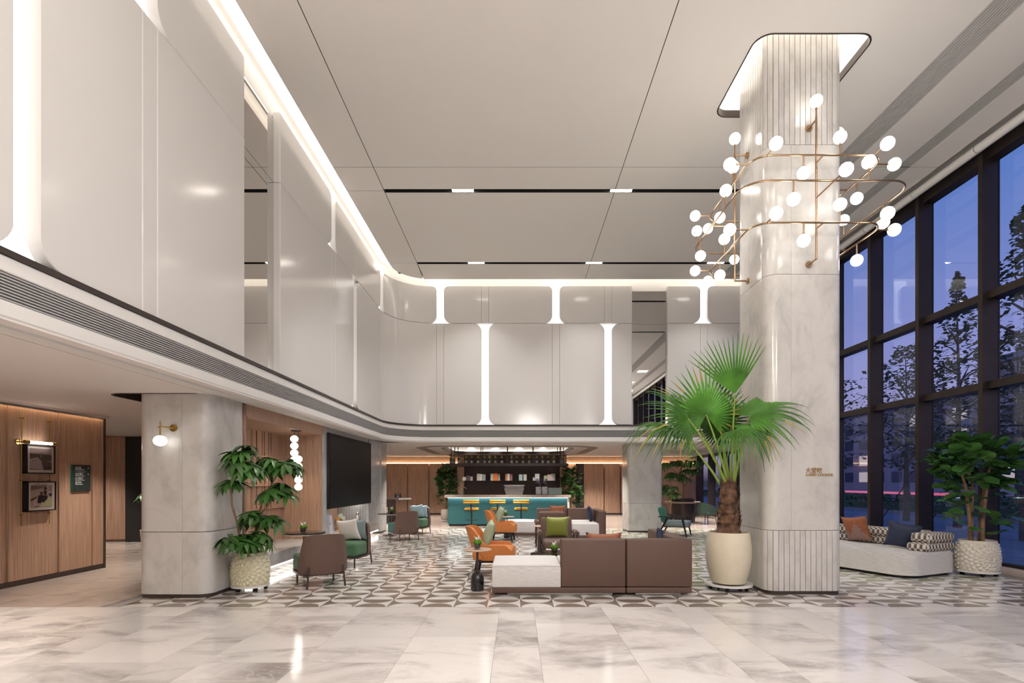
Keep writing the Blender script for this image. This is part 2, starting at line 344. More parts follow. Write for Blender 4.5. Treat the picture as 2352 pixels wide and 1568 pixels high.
# ------------------------------------------------------------------ paths in plan
class WallPath:      # left wall (X = -3.6), rounded corner, back wall (Y = 15); normal points into the hall
    X, Y, Rr = -3.6, 15.0, 1.2
    def __init__(s): s.sa = s.Y-s.Rr; s.sb = s.sa+s.Rr*PI/2
    def at(s, t):
        if t <= s.sa: return s.X, t, 1.0, 0.0
        if t >= s.sb: return s.X+s.Rr+(t-s.sb), s.Y, 0.0, -1.0
        a = (t-s.sa)/s.Rr; return s.X+s.Rr-s.Rr*math.cos(a), s.Y-s.Rr+s.Rr*math.sin(a), math.cos(a), -math.sin(a)
    def sx(s, x): return s.sb+x-s.X-s.Rr
class RectPath:      # rounded rectangle, s = 0 at the left end of the straight front (-Y) side, then right, back, left
    def __init__(s, x0, x1, y0, y1, r):
        s.x0, s.x1, s.y0, s.y1, s.r = x0, x1, y0, y1, r; a, b, q = x1-x0-2*r, y1-y0-2*r, r*PI/2
        s.b = [0, a, a+q, a+q+b, a+2*q+b, 2*a+2*q+b, 2*a+3*q+b, 2*a+3*q+2*b, 2*a+4*q+2*b]; s.L = s.b[-1]
    def at(s, t):
        t %= s.L; b = s.b; r = s.r
        def arc(cx, cy, a0, u): a = a0+u/r; return cx+r*math.cos(a), cy+r*math.sin(a), math.cos(a), math.sin(a)
        if t < b[1]: return s.x0+r+t, s.y0, 0, -1
        if t < b[2]: return arc(s.x1-r, s.y0+r, -PI/2, t-b[1])
        if t < b[3]: return s.x1, s.y0+r+t-b[2], 1, 0
        if t < b[4]: return arc(s.x1-r, s.y1-r, 0, t-b[3])
        if t < b[5]: return s.x1-r-(t-b[4]), s.y1, 0, 1
        if t < b[6]: return arc(s.x0+r, s.y1-r, PI/2, t-b[5])
        if t < b[7]: return s.x0, s.y1-r-(t-b[6]), -1, 0
        return arc(s.x0+r, s.y0+r, PI, t-b[7])
def ppanel(mb, P, s0, s1, z0, z1, o0, o1, cr=(0, 0, 0, 0), e=0.0, ds=0.12, m=0):
    """panel bent along a path: s0..s1 along it, z0..z1 high, o0..o1 off it; cr corner radii (low start, low end, high start, high end)"""
    S = {s0, s1}; n = max(1, math.ceil((s1-s0)/ds))
    for i in range(n+1): S.add(s0+(s1-s0)*i/n)
    if e: S |= {s0+e, s1-e}
    for k, r in enumerate(cr):
        if r:
            for i in range(9):
                u = r*(1-math.cos(PI/2*i/8)); S.add(s0+u if k % 2 == 0 else s1-u)
    S = sorted(x for x in S if s0 <= x <= s1); S = [x for i, x in enumerate(S) if i == 0 or x-S[i-1] > 1e-5]
    def edge(t, ra, rb):
        d = 0
        if ra and t-s0 < ra: d = max(d, ra-math.sqrt(max(0, ra*ra-(ra-(t-s0))**2)))
        if rb and s1-t < rb: d = max(d, rb-math.sqrt(max(0, rb*rb-(rb-(s1-t))**2)))
        return d
    vs = []; fs = []
    for i, t in enumerate(S):
        x, y, nx, ny = P.at(t); zl = z0+edge(t, cr[0], cr[1]); zh = z1-edge(t, cr[2], cr[3]); end = i in (0, len(S)-1)
        of = o1-e if end else o1
        rows = ((zl, o0), (zl, o1-e), (zl+e, of), (zh-e, of), (zh, o1-e), (zh, o0)) if e else ((zl, o0), (zl, o1), (zh, o1), (zh, o0))
        for z, o in rows: vs.append((x+nx*o, y+ny*o, z))
    q = 6 if e else 4
    for i in range(len(S)-1):
        for j in range(q):
            a, b = i*q+j, i*q+(j+1) % q; fs.append((a, b, b+q, a+q))
    k = (len(S)-1)*q; fs += [tuple(range(q)), tuple(range(k+q-1, k-1, -1))]
    return mb.add(vs, fs, m)

# ================================================================== STRUCTURE
ZC, ZL = 7.21, 2.64            # high ceiling, low ceiling
YB0, YB1 = -5.0, 23.75         # hall behind the camera, far wood wall
WP = WallPath(); S_END = WP.sx(8.2)

# ---- floor: slabs, patterned tiles
fl = struct('floor', MB().box(-12.2, 8.15, YB0-0.2, YB1+0.4, -0.12, -0.02), 'grout', 'grey marble and patterned tile floor of the lobby')
TA = 0.402; TY0 = 6.257; TX0 = -0.761
def tilemesh(bgm, dm):
    g = 0.0015; a = TA-2*g; r = 0.472*a; mb = MB(); n = 9
    def P(x, y): return (x-a/2, y-a/2, 0.0)
    lo = [(a/2+r*math.cos(PI-PI*i/n), r*math.sin(PI*i/n)) for i in range(n+1)]
    hi = [(x, a-y) for x, y in lo]
    ring = [(0, 0)]+lo+[(a, 0), (a, a)]+hi[::-1]+[(0, a)]
    mb.add([P(*p) for p in ring], [tuple(range(len(ring)))], 0)
    mb.add([P(*p) for p in lo], [tuple(reversed(range(len(lo))))], 1); mb.add([P(*p) for p in hi], [tuple(range(len(hi)))], 1)
    me = bpy.data.meshes.new('floor_tile')
    c = [(-a/2, -a/2), (a/2, -a/2), (a/2, a/2), (-a/2, a/2)]
    mb.add([(x, y, 0) for x, y in c]+[(x, y, -0.02) for x, y in c], [(0, 4, 5, 1), (1, 5, 6, 2), (2, 6, 7, 3), (3, 7, 4, 0)], 0)
    me.from_pydata(mb.v, [], mb.f)
    for m in (bgm, dm): me.materials.append(MT[m])
    me.polygons.foreach_set('material_index', mb.m); me.update()
    up = [p for p in me.polygons if abs(p.normal.z) > 0.9]
    bm = bmesh.new(); bm.from_mesh(me)
    for f in bm.faces:
        if f.normal.z < -0.9: f.normal_flip()
    bm.to_mesh(me); bm.free(); return me, mb
TM = {k: tilemesh(*v) for k, v in dict(w=('tw', 'tb'), b=('tb', 'tw'), gw=('tw', 'tg'), gb=('tg', 'tw')).items()}
solid = [(-4.95, -3.95, 6.72, 16.1), (3.3, 4.38, 6.93, 7.93), (3.28, 4.35, 15.5, 16.5), (-20, -3.95, 7.6, 16.1)]
tiles = []
for j in range(0, 26):
    for i in range(-11, 22):
        x = TX0+(i+0.5)*TA; y = TY0+(j+0.5)*TA
        if x > 7.95-TA/2 or x < -5.0+TA/2-0.05: continue
        if any(a+0.25 < x < b-0.25 and c+0.25 < y < d-0.25 for a, b, c, d in solid): continue
        green = x > 2.35 and y > 7.6 and not (x > 4.6 and y < 7.9)
        par = (i+j) % 2
        tiles.append((y/1.0+abs(x)*0.3, x, y, ('gw' if par else 'gb') if green else ('w' if par else 'b')))
tiles.sort(); rest = {}
for k, (d, x, y, t) in enumerate(tiles):
    if k < 300: add('floor_tile', TM[t][0], fl, (x, y, 0))
    else: rest.setdefault(t, []).append((x, y))
mbs = MB(); order = ['tw', 'tb', 'tg']
for t, L in rest.items():
    src = TM[t][1]; mm = dict(w=(0, 1), b=(1, 0), gw=(0, 2), gb=(2, 0))[t]
    for x, y in L:
        o = len(mbs.v); mbs.v += [(vx+x, vy+y, vz) for vx, vy, vz in src.v]; mbs.f += [tuple(i+o for i in f) for f in src.f]; mbs.m += [mm[q] for q in src.m]
me = bpy.data.meshes.new('far_tiles'); me.from_pydata(mbs.v, [], mbs.f)
for m in order: me.materials.append(MT[m])
me.polygons.foreach_set('material_index', mbs.m)
bm = bmesh.new(); bm.from_mesh(me)
for f in bm.faces:
    if f.normal.z < -0.9: f.normal_flip()
bm.to_mesh(me); bm.free()
tag(add('far_tiles', me, fl), 'far rows of patterned tiles', kind='stuff')
def slabs(x0, x1, y0, y1, wd, dp, mat, seed):
    rnd = random.Random(seed); cols = []; x = x0
    while x < x1-0.05:
        ww = min(rnd.choice((wd, wd, wd*0.5)), x1-x); cols.append((x, x+ww)); x += ww
    cache = {}
    for a, b in cols:
        y = y1; first = True
        while y > y0+0.02:
            d = dp*(rnd.choice((0.35, 0.6, 1.0)) if first else 1.0); first = False
            c = max(y0, y-d); k = (round(b-a, 3), round(y-c, 3))
            if k not in cache: cache[k] = MB().box(-k[0]/2+0.001, k[0]/2-0.001, -k[1]/2+0.001, k[1]/2-0.001, -0.02, 0).mesh('floor_slab', mat, 0)
            add('floor_slab', cache[k], fl, ((a+b)/2, (y+c)/2, 0)); y = c
slabs(-9.0, 8.0, 0.2, TY0, 0.8, 1.2, 'floor', 3)
slabs(-12.0, 8.0, YB0, 0.2, 2.4, 2.6, 'floor', 4)
slabs(-12.0, -5.0, TY0, 13.3, 0.8, 1.2, 'floorb', 5)
slabs(-12.0, -9.0, 0.2, TY0, 1.5, 2.4, 'floorb', 8)
YT1 = TY0+26*TA
slabs(-5.0, 8.0, YT1, YB1, 0.8, 1.4, 'floorb', 6)

# ---- outer shell that closes the hall above and behind
sh = MB()
sh.box(-12.4, 8.6, YB0-0.4, YB0-0.2, -0.1, 8.0).box(-12.4, 8.6, YB0-0.4, YB1+0.6, 7.9, 8.1)
struct('wall_rear', sh, 'panelback', 'pale wall and roof slab behind the viewer')

# ---- upper walls: backing, lacquered panels, light slits, mirrors
wl = struct('wall_left', ppanel(MB(), WP, YB0, 14.75, 2.62, 7.9, -0.22, -0.13), 'panelback', 'tall wall of glossy off-white panels above the lounge side')
wb = struct('wall_back', ppanel(MB(), WP, 14.75, S_END, 2.62, 7.9, -0.22, -0.13), 'panelback', 'tall wall of glossy off-white panels above the bar')
ZT, ZS = 3.135, 6.05
SW = 0.105
up_slots = [5.13, 10.26, 13.9, WP.sx(-2.2), WP.sx(1.125), WP.sx(5.375)]
lo_slots = [3.845, 11.64, WP.sx(-0.91), WP.sx(2.625)]
mirrors = [(6.91, 7.95), (WP.sx(3.31), WP.sx(4.325))]
def wall_row(z0, z1, slots, joints, upper):
    br = [(s-SW, s+SW, 'slot') for s in slots]+[(a, b, 'mirror') for a, b in mirrors]
    for s in joints:
        for d in (-SW, SW):
            if not any(a-0.12 < s+d < b+0.12 for a, b, _ in br): br.append((s+d-0.0015, s+d+0.0015, 'joint'))
    br = [(YB0-0.1, YB0, 'joint')]+sorted(br)+[(S_END, S_END+0.1, 'joint')]
    for (a0, a1, ta), (b0, b1, tb) in zip(br, br[1:]):
        if b0-a1 < 0.02: continue
        ra, rb = (0.23 if ta == 'slot' else 0), (0.23 if tb == 'slot' else 0)
        cr = (ra, rb, ra*0.6, rb*0.6) if upper else (ra, rb, ra, rb)
        mb = ppanel(MB(), WP, a1, b0, z0, z1, -0.11, 0.0, cr, e=0.012 if 'joint' not in (ta, tb) else 0.008)
        part('panel', mb, 'panel', wl if (a1+b0)/2 < 14.75 else wb, ang=25)
wall_row(ZT, ZS-0.004, lo_slots, up_slots, False)
wall_row(ZS+0.004, 7.12, up_slots, lo_slots, True)
for s in up_slots: part('light_slit', ppanel(MB(), WP, s-SW-0.24, s+SW+0.24, ZS, 7.3, -0.125, -0.115), 'slit', wl if s < 14.75 else wb)
for s in lo_slots: part('light_slit', ppanel(MB(), WP, s-SW-0.24, s+SW+0.24, ZT, ZS, -0.125, -0.115), 'slit', wl if s < 14.75 else wb)
for a, b in mirrors:
    for z0, z1 in ((ZT, ZS-0.003), (ZS+0.003, 7.0)):
        part('mirror', ppanel(MB(), WP, a-0.02, b+0.02, z0, z1, -0.12, -0.10, ds=2), 'mirror', wl if a < 14 else wb)

# ---- bulkhead below the panels: trims and air grille
struct('trim_1', ppanel(MB(), WP, YB0, S_END, 3.088, 3.133, -0.12, 0.03), 'trimdark', 'dark bronze strip under the glossy wall panels')
struct('trim_2', ppanel(MB(), WP, YB0, S_END, 2.975, 3.088, -0.12, 0.012, e=0.006), 'white', 'pale fascia above the long air grille')
struct('trim_3', ppanel(MB(), WP, YB0, S_END, 2.655, 2.775, -0.12, 0.012, e=0.012), 'white', 'pale rounded lip below the long air grille')
gr = struct('trim_4', ppanel(MB(), WP, YB0, S_END, 2.77, 2.98, -0.12, -0.05), 'black', 'long dark air grille that wraps round the hall')
for k in range(9): part('slat', ppanel(MB(), WP, YB0, S_END, 2.779+k*0.0222, 2.789+k*0.0222, -0.05, 0.004), 'slat', gr)
struct('trim_5', ppanel(MB(), WP, YB0, S_END, 2.640, 2.656, -0.365, 0.0), 'lowceil', 'flat soffit strip beneath the bulkhead lip')

# ---- high ceiling: panels, slots, grilles
ce = struct('ceiling', MB().prism([(-3.3, YB0), (7.6, YB0), (7.6, 14.6), (-3.3, 14.6)], ZC+0.10, ZC+0.14, holes=[rrect(2.96, 4.72, 6.54, 8.30, 0.24)]), 'black', 'high cream ceiling with dark slots')
XS = [(-3.34, -2.610), (-2.598, 1.918), (1.930, 5.65)]
YS = [(YB0, 9.484), (9.496, 10.20), (10.32, 13.59), (13.71, 14.73)]
hole = rrect(3.083, 4.602, 6.66, 8.18, 0.2)
for i, (x0, x1) in enumerate(XS):
    ys = list(YS) if i else [(YB0, 9.484), (9.496, 10.254), (10.266, 13.644), (13.656, 14.73)]
    for j, (y0, y1) in enumerate(ys):
        if i == 0 and j == 3: # rounded corner piece
            r = 0.94; poly = [(x1, y0), (x1, y1)]+[(x0+r-r*math.sin(R(a)), y1-r+r*math.cos(R(a))) for a in range(0, 91, 10)]
            poly = [p for p in poly if p[0] <= x1 and p[1] >= y0]+[(x0, y0)] if y1-r < y0 else poly+[(x0, y0)]
            poly = [(x1, y0), (x1, 14.73), (-2.40, 14.73)]; poly = [(x1, y0)]+[p for p in [(-3.34+r-r*math.sin(R(a)), 14.73-r+r*math.cos(R(a))) for a in range(0, 91, 5)] if p[0] < x1 and p[1] > y0]
            mb = MB().prism(poly+[(-3.34+0.004, y0)], ZC, ZC+0.1)
        elif i == 2 and j == 0: mb = MB().prism([(x0, y0), (x1, y0), (x1, y1), (x0, y1)], ZC, ZC+0.1, holes=[hole])
        else: mb = MB().box(x0, x1, y0, y1, ZC, ZC+0.1)
        part('ceiling_panel', mb, 'ceil', ce, ang=0)
for x0, x1 in ((6.05, 6.90), (7.14, 7.65)):
    for y0, y1 in ((YB0, 9.484), (9.496, 14.73)): part('ceiling_panel', MB().box(x0, x1, y0, y1, ZC, ZC+0.1), 'ceil', ce, ang=0)
for x in (-2.604, 1.924): part('seam', MB().box(x-0.0065, x+0.0065, YB0, 14.73, ZC+0.003, ZC+0.01), 'black', ce, ang=0)
part('seam', MB().box(-3.34, 7.65, 9.483, 9.497, ZC+0.003, ZC+0.01), 'black', ce, ang=0)
for y in (10.26, 13.65): part('seam', MB().box(-3.3, -2.604, y-0.007, y+0.007, ZC+0.003, ZC+0.01), 'black', ce, ang=0)
# slot linings keep the dark slots open
for y0, y1 in ((10.20, 10.32), (13.59, 13.71)): part('slot_lining', MB().box(-2.597, 5.648, y0+0.006, y1-0.006, ZC+0.08, ZC+0.09).box(-2.597, 5.648, y0-0.001, y0+0.006, ZC-0.001, ZC+0.09).box(-2.597, 5.648, y1-0.006, y1+0.001, ZC-0.001, ZC+0.09), 'black', ce, ang=0)
for x0, x1, n in ((5.65, 6.05, 10), (6.90, 7.14, 8)):
    gv = part('ceiling_grille', MB().box(x0+0.004, x1-0.004, YB0, 14.73, ZC+0.05, ZC+0.06), 'black', ce)
    p = (x1-x0)/n
    for k in range(n): part('slat', MB().box(x0+k*p+p*0.14, x0+k*p+p*0.86, YB0, 14.73, ZC+0.004, ZC+0.05), 'slatlight', gv, ang=0)
# cove lamps along the gap between ceiling and wall
cv = ppanel(MB(), WP, YB0, S_END, 7.42, 7.46, -0.05, 0.20)
struct('trim_6', cv, 'cove', 'glowing cove between high ceiling and glossy wall')
struct('trim_7', ppanel(MB(), WP, YB0, S_END, 7.31, 7.47, 0.27, 0.30), 'white', 'white upstand at the edge of the high ceiling')
# column cut-out in the high ceiling
cut = struct('trim_8', None, None, 'lit rounded recess around the column head')
outl = rrect(3.083, 4.602, 6.66, 8.18, 0.2); inn = rrect(3.063, 4.622, 6.64, 8.20, 0.21)
part('rim', MB().prism(rrect(3.071, 4.614, 6.648, 8.192, 0.205), ZC-0.006, ZC+0.10, holes=[rrect(3.089, 4.596, 6.666, 8.174, 0.195)]), 'trimdark', cut)
part('recess_wall', MB().prism(rrect(2.95, 4.735, 6.53, 8.31, 0.24), ZC+0.1, ZC+0.42, holes=[rrect(2.98, 4.705, 6.56, 8.28, 0.23)]), 'white', cut)
part('recess_lamp', MB().prism(rrect(2.95, 4.735, 6.53, 8.31, 0.24), ZC+0.42, ZC+0.44), 'cove', cut)

# ---- linear lamps in the ceiling slots
for k, (x, y, w_) in enumerate(((-1.06, 10.26, 0.42), (2.05, 10.26, 0.42), (-1.06, 13.65, 0.42), (2.02, 13.65, 0.42), (5.2, 13.65, 0.42), (5.2, 10.26, 0.42))):
    lab = ['linear spotlight bar in the nearer ceiling slot, the one toward the glossy side wall', 'linear spotlight bar in the nearer ceiling slot, close to the column', 'linear spotlight bar in the farther ceiling slot, nearest the rounded corner',
           'linear spotlight bar in the middle of the farther ceiling slot', 'linear spotlight bar in the farther ceiling slot behind the brass chandelier', 'linear spotlight bar in the nearer ceiling slot, hidden behind the marble column'][k]
    if k == 5: continue
    t = thing('linear_spotlight', lab, 'ceiling light', (x, y, ZC), group='linear lamps in the ceiling slots')
    part('housing', MB().box(-w_/2-0.01, w_/2+0.01, -0.05, 0.05, 0.02, 0.068), 'black', t, ang=0)
    for q in range(10): part('lens', MB().box(-w_/2+q*w_/10+0.004, -w_/2+(q+1)*w_/10-0.004, -0.04, 0.04, 0.002, 0.02), 'lamp', t, ang=0)
    arealight('slot_lamp', (x, y, ZC-0.002), w_, 0.08, P_SLOT*(1.0 if y < 12 else 0.42), (1, 0.97, 0.94), spread=100)
# added fill: unseen area lights at ceiling height behind and above the camera
for x in (-2.2, 0.3, 2.8, 6.5):
    for y in (-3.2, 0.2, 3.2): arealight('fill_area', (x, y, ZC-0.01), 0.5, 0.5, P_FILL_AREA, spread=160)
# unseen point lights added behind the viewer to brighten ceiling and walls
for x, y in ((1.2, -3.4), (4.6, -0.8), (0.6, 0.6)):
    l = bpy.data.lights.new('fill_point', 'POINT'); l.energy = P_FILL_POINT; l.color = (1, 0.94, 0.88); l.shadow_soft_size = 0.6
    o = bpy.data.objects.new('fill_point', l); C.objects.link(o); o.location = (x, y, 4.7)

# ---- low ceilings
lc = struct('ceiling_low', None, None, 'low pinkish ceiling under the upper floor')
part('ceiling_panel', MB().prism([(-12.2, YB0), (-3.98, YB0), (-3.98, 15.40), (-12.2, 15.40)], ZL, ZL+0.12, holes=[rrect(-5.33, -3.99, 6.735, 8.2, 0.22)]), 'lowceil', lc, ang=0)
bhole = rrect(-2.55, 1.93, 17.1, 21.7, 0.75, 10)
part('ceiling_panel', MB().prism([(-12.2, 15.41), (8.1, 15.41), (8.1, YB1), (-12.2, YB1)], ZL, ZL+0.12, holes=[bhole]), 'lowceil', lc, ang=0)
part('shadow_gap', MB().box(-12.2, 8.1, 15.39, 15.42, ZL+0.02, ZL+0.03).box(-4.0, -3.955, YB0, 15.4, ZL+0.02, ZL+0.03), 'black', lc, ang=0)
part('air_slot', MB().prism(rrect(-3.40, 2.75, 16.6, 22.3, 1.15, 12), ZL-0.004, ZL+0.002, holes=[rrect(-3.06, 2.41, 16.82, 22.05, 1.0, 12)]), 'trimdark', lc, ang=0)
# recess at the nearer column
part('recess_rim', MB().prism(rrect(-5.345, -3.975, 6.722, 8.212, 0.235), ZL-0.006, ZL+0.11, holes=[rrect(-5.322, -3.998, 6.745, 8.19, 0.212)]), 'trimdark', lc)
part('recess_lid', MB().prism(rrect(-5.5, -3.9, 6.6, 8.3, 0.2), ZL+0.26, ZL+0.28), 'white', lc)
# coffer above the bar
cf = struct('trim_9', None, None, 'lit ceiling coffer above the bar counter')
part('rim', MB().prism(rrect(-2.57, 1.95, 17.08, 21.72, 0.77, 10), ZL-0.004, ZL+0.12, holes=[rrect(-2.53, 1.91, 17.12, 21.68, 0.73, 10)]), 'trimdark', cf)
part('coffer_wall', MB().prism(rrect(-2.80, 2.18, 16.85, 21.95, 0.8, 10), ZL+0.12, ZL+0.75, holes=[rrect(-2.76, 2.14, 16.89, 21.91, 0.78, 10)]), 'white', cf)
part('coffer_lid', MB().prism(rrect(-2.8, 2.18, 16.85, 21.95, 0.8, 10), ZL+0.75, ZL+0.79), 'white', cf)
part('coffer_lamp', MB().prism(rrect(-2.74, 2.12, 16.91, 21.89, 0.77, 10), ZL+0.13, ZL+0.16, holes=[rrect(-2.66, 2.04, 16.99, 21.81, 0.72, 10)]), 'cove', cf)
slabtop = MB().box(-12.3, -3.85, YB0, 15.3, ZL+0.30, ZL+0.34).box(-12.3, 8.1, 15.3, YB1+0.3, ZL+0.80, ZL+0.84)
struct('ceiling_void', slabtop, 'black', 'dark slab above the low ceiling')

# ---- columns
def column(name, label, x0, x1, y0, y1, top, r, courses, mat='colmarble', tone=None):
    c = struct(name, MB().prism(rrect(x0+0.03, x1-0.03, y0+0.03, y1-0.03, r), 0.0, top), 'grout', label)
    P = RectPath(x0, x1, y0, y1, r)
    part('skirting', MB().prism(rrect(x0+0.008, x1-0.008, y0+0.008, y1-0.008, r), 0.0, 0.045), 'trimdark', c)
    b = P.b
    for z0, z1, kind in courses:
        if kind == 'flute':
            p = 0.0712; s = b[6]-0.0; n = round((P.L-(b[5]-b[4]))/p); L = P.L-(b[5]-b[4]); p = L/n; cache = None
            for k in range(n):
                a = b[5]+k*p
                part('stave', ppanel(MB(), P, a+0.003, a+p-0.003, z0, z1, -0.03, 0.0, e=0.002, ds=0.03), mat, c)
            part('slab', ppanel(MB(), P, b[4], b[5], z0, z1, -0.03, 0.0), mat, c)
        else:
            cuts = kind
            for a, d in zip(cuts, cuts[1:]): part('slab', ppanel(MB(), P, a+0.001, d-0.001, z0+0.002, z1-0.002, -0.03, 0.0, e=0.002, ds=0.04), mat, c)
    return c, P
def cutsof(x0, x1, y0, y1, r, front):
    P = RectPath(x0, x1, y0, y1, r); b = P.b
    return [front-x0-r, b[3]-0.2, b[5], b[6]+0.3, P.L+front-x0-r]
cR = (3.324, 4.361, 6.95, 7.91)
k_ = cutsof(*cR, 0.15, 3.65)
column('column', 'tall marble column carrying the brass chandelier', *cR, 7.6, 0.15, [(0.045, 0.851, 'flute'), (0.854, 4.26, k_), (4.26, 5.98, k_), (5.983, 7.6, 'flute')])
cL = (-4.92, -3.963, 6.74, 7.67); b_ = RectPath(*cL, 0.16).b; L_ = b_[-1]
column('column', 'short marble column with the globe wall lamp', *cL, 2.85, 0.16, [(0.045, 0.85, [b_[4], b_[7]+0.1, L_+b_[1]*0.7, L_+b_[4]]), (0.853, 2.85, [b_[4], b_[7]+0.1, L_+b_[1]*0.7, L_+b_[4]])])
c3 = (3.30, 4.33, 15.5, 16.45); b_ = RectPath(*c3, 0.12).b; L_ = b_[-1]
column('column', 'pale marble column beyond the lounge, near the green armchair', *c3, 2.72, 0.12, [(0.045, 0.85, [b_[4], b_[7], L_+b_[4]]), (0.853, 2.72, [b_[4], b_[7], L_+b_[4]])])
c2 = (-4.95, -3.963, 15.10, 16.02); b_ = RectPath(*c2, 0.14).b; L_ = b_[-1]
column('column', 'grey marble column beside the black television wall', *c2, 2.72, 0.14, [(0.045, 0.85, [b_[4], b_[7], L_+b_[4]]), (0.853, 2.72, [b_[4], b_[7], L_+b_[4]])], 'greymarble')

# ---- side block: wood niche, marble pier, television wall, bench
nb = struct('wall_niche', MB().box(-4.95, -4.80, 7.67, 15.1, 0.0, ZL+0.05), 'wood2', 'wood lined niche wall between the marble columns')
part('side_panel', MB().box(-4.80, -3.99, 10.66, 10.72, 0.335, ZL+0.05), 'wood', nb, ang=0)
part('side_panel', MB().box(-4.80, -3.99, 7.66, 7.70, 0.335, ZL+0.05), 'wood', nb, ang=0)
part('canopy', MB().box(-4.80, -3.97, 7.70, 10.66, 2.44, 2.47), 'wood', nb, ang=0)
part('header', MB().box(-4.00, -3.97, 7.67, 10.72, 2.47, ZL+0.02), 'wood', nb, ang=0)
for z0, z1 in ((0.335, 0.98), (0.985, 1.0)): part('back_panel', MB().box(-4.80, -4.785 if z0 < .9 else -4.72, 7.70, 10.66, z0, z1), 'wood', nb, ang=0)
rnd = random.Random(5); y = 7.72
while y < 10.2:
    wd = rnd.choice((0.03, 0.045, 0.07, 0.11, 0.05)); d = rnd.choice((0.02, 0.035, 0.05))
    part('slat', MB().box(-4.80, -4.79+d, y, y+wd, 1.0, 2.44), rnd.choice(('wood', 'wood2', 'wood')), nb, ang=0); y += wd+rnd.choice((0.012, 0.03, 0.05, 0.02))
part('back_panel', MB().box(-4.80, -4.77, 10.2, 10.66, 1.0, 2.44), 'wood', nb, ang=0)
for z in (1.42, 1.96): part('shelf', MB().box(-4.80, -4.70, 7.70, 10.3, z, z+0.02), 'wood', nb, ang=0)
tv = struct('wall_media', MB().box(-4.80, -3.963, 10.72, 11.06, 0.335, ZL+0.02), 'greymarble', 'grey marble pier and wall around the television', ang=0)
part('slab', MB().box(-4.80, -3.963, 14.0, 15.1, 0.335, ZL+0.02), 'greymarble', tv, ang=0)
part('slab', MB().box(-4.80, -3.99, 11.06, 14.0, 1.02, ZL+0.02), 'greymarble', tv, ang=0)
for k in range(2): part('back_panel', MB().box(-4.80, -4.77, 11.06+k*1.475, 12.53+k*1.475, 0.335, 1.02), 'wood', tv, ang=0)
for k in range(11): part('stave', MB().box(-4.77+k*0.073+0.003, -4.77+(k+1)*0.073-0.003, 13.975, 14.0, 0.335, 1.02), 'greymarble', tv, ang=0)
part('light_strip', MB().box(-4.30, -4.22, 11.10, 13.95, 1.0, 1.018), 'led', tv, ang=0)  # hidden strip added to brighten the books below the television
be = tag(part('bench', MB().rbox(-4.80, -3.963, 7.70, 15.08, 0.13, 0.335, 0.008, 2), 'greymarble'), 'long floating marble bench ledge with light underneath', 'bench')
part('light_strip', MB().box(-4.02, -3.99, 7.72, 15.06, 0.10, 0.12), 'led', be, ang=0)
part('support', MB().box(-4.80, -4.15, 7.70, 15.05, 0.0, 0.13), 'greymarble', be, ang=0)

# ---- wood wall with the pictures, corridor end
ww = struct('wall_wood', MB().box(-7.40, -7.26, YB0, 9.10, 0.0, 2.60), 'black', 'walnut panelled wall with pictures and sign')
ys = [9.10, 8.87, 8.80, 8.22, 8.14, 7.40, 7.32, 5.9, 4.5, 3.1, 1.7, 0.3, -1.1, -2.5, -3.9, -5.0]
for a, b in zip(ys[1:], ys): part('board', MB().box(-7.26, -7.20 if b-a > 0.15 else -7.222, a+0.002, b-0.002, 0.08, 2.58), 'wood', ww, ang=0)
part('skirting', MB().box(-7.26, -7.195, YB0, 9.12, 0.0, 0.08), 'trimdark', ww, ang=0)
part('edge_strip', MB().box(-7.40, -7.19, 9.10, 9.14, 0.0, 2.60), 'trimdark', ww, ang=0)
part('cove_lamp', MB().box(-7.185, -7.16, YB0, 9.08, 2.628, 2.638), 'ledwarm', ww, ang=0)
part('cornice', MB().box(-7.14, -7.128, YB0, 9.14, 2.608, 2.645), 'lowceil', ww, ang=0)
we = struct('wall_corridor', MB().box(-12.2, -4.9, 13.14, 13.3, 0, ZL), 'wood2', 'wood panelled wall at the end of the side corridor')
for a, b in ((-12.2, -11.1), (-11.09, -10.4), (-10.39, -9.80)): part('board', MB().box(a, b, 13.08, 13.14, 0.06, 2.62), 'wood', we, ang=0)
struct('door_1', MB().box(-9.79, -8.6, 13.06, 13.14, 0, 2.62), 'black', 'dark doorway at the end of the side corridor', ang=0)
struct('wall_corridor_side', MB().box(-12.4, -12.2, YB0, YB1, 0, ZL), 'wood2', 'far side wall of the corridor')

# ---- far wood wall behind the bar
wf = struct('wall_far', MB().box(-12.2, 8.2, YB1+0.12, YB1+0.3, 0, ZL+0.1), 'wood2', 'far walnut wall behind the bar')
for a, b in ((-8.0, -6.9), (-6.88, -5.94), (-5.92, -4.98), (-4.95, -4.02), (-3.97, -3.10), (3.05, 3.95), (3.98, 4.70), (4.73, 5.6), (5.63, 6.5), (6.53, 7.6)):
    part('board', MB().box(a+0.01, b-0.01, YB1, YB1+0.12, 0.08, 2.33), 'wood', wf, ang=0)
part('dark_opening', MB().box(-3.10, -2.72, YB1+0.02, YB1+0.12, 0, 2.33).box(2.7, 3.05, YB1+0.02, YB1+0.12, 0, 2.33), 'black', wf, ang=0)
part('skirting', MB().box(-8.0, -3.10, YB1-0.01, YB1+0.12, 0, 0.08).box(3.05, 8.1, YB1-0.01, YB1+0.12, 0, 0.08), 'trimdark', wf, ang=0)
part('light_strip', MB().box(-8.0, 8.1, YB1+0.02, YB1+0.09, 2.335, 2.35), 'ledwarm', wf, ang=0)

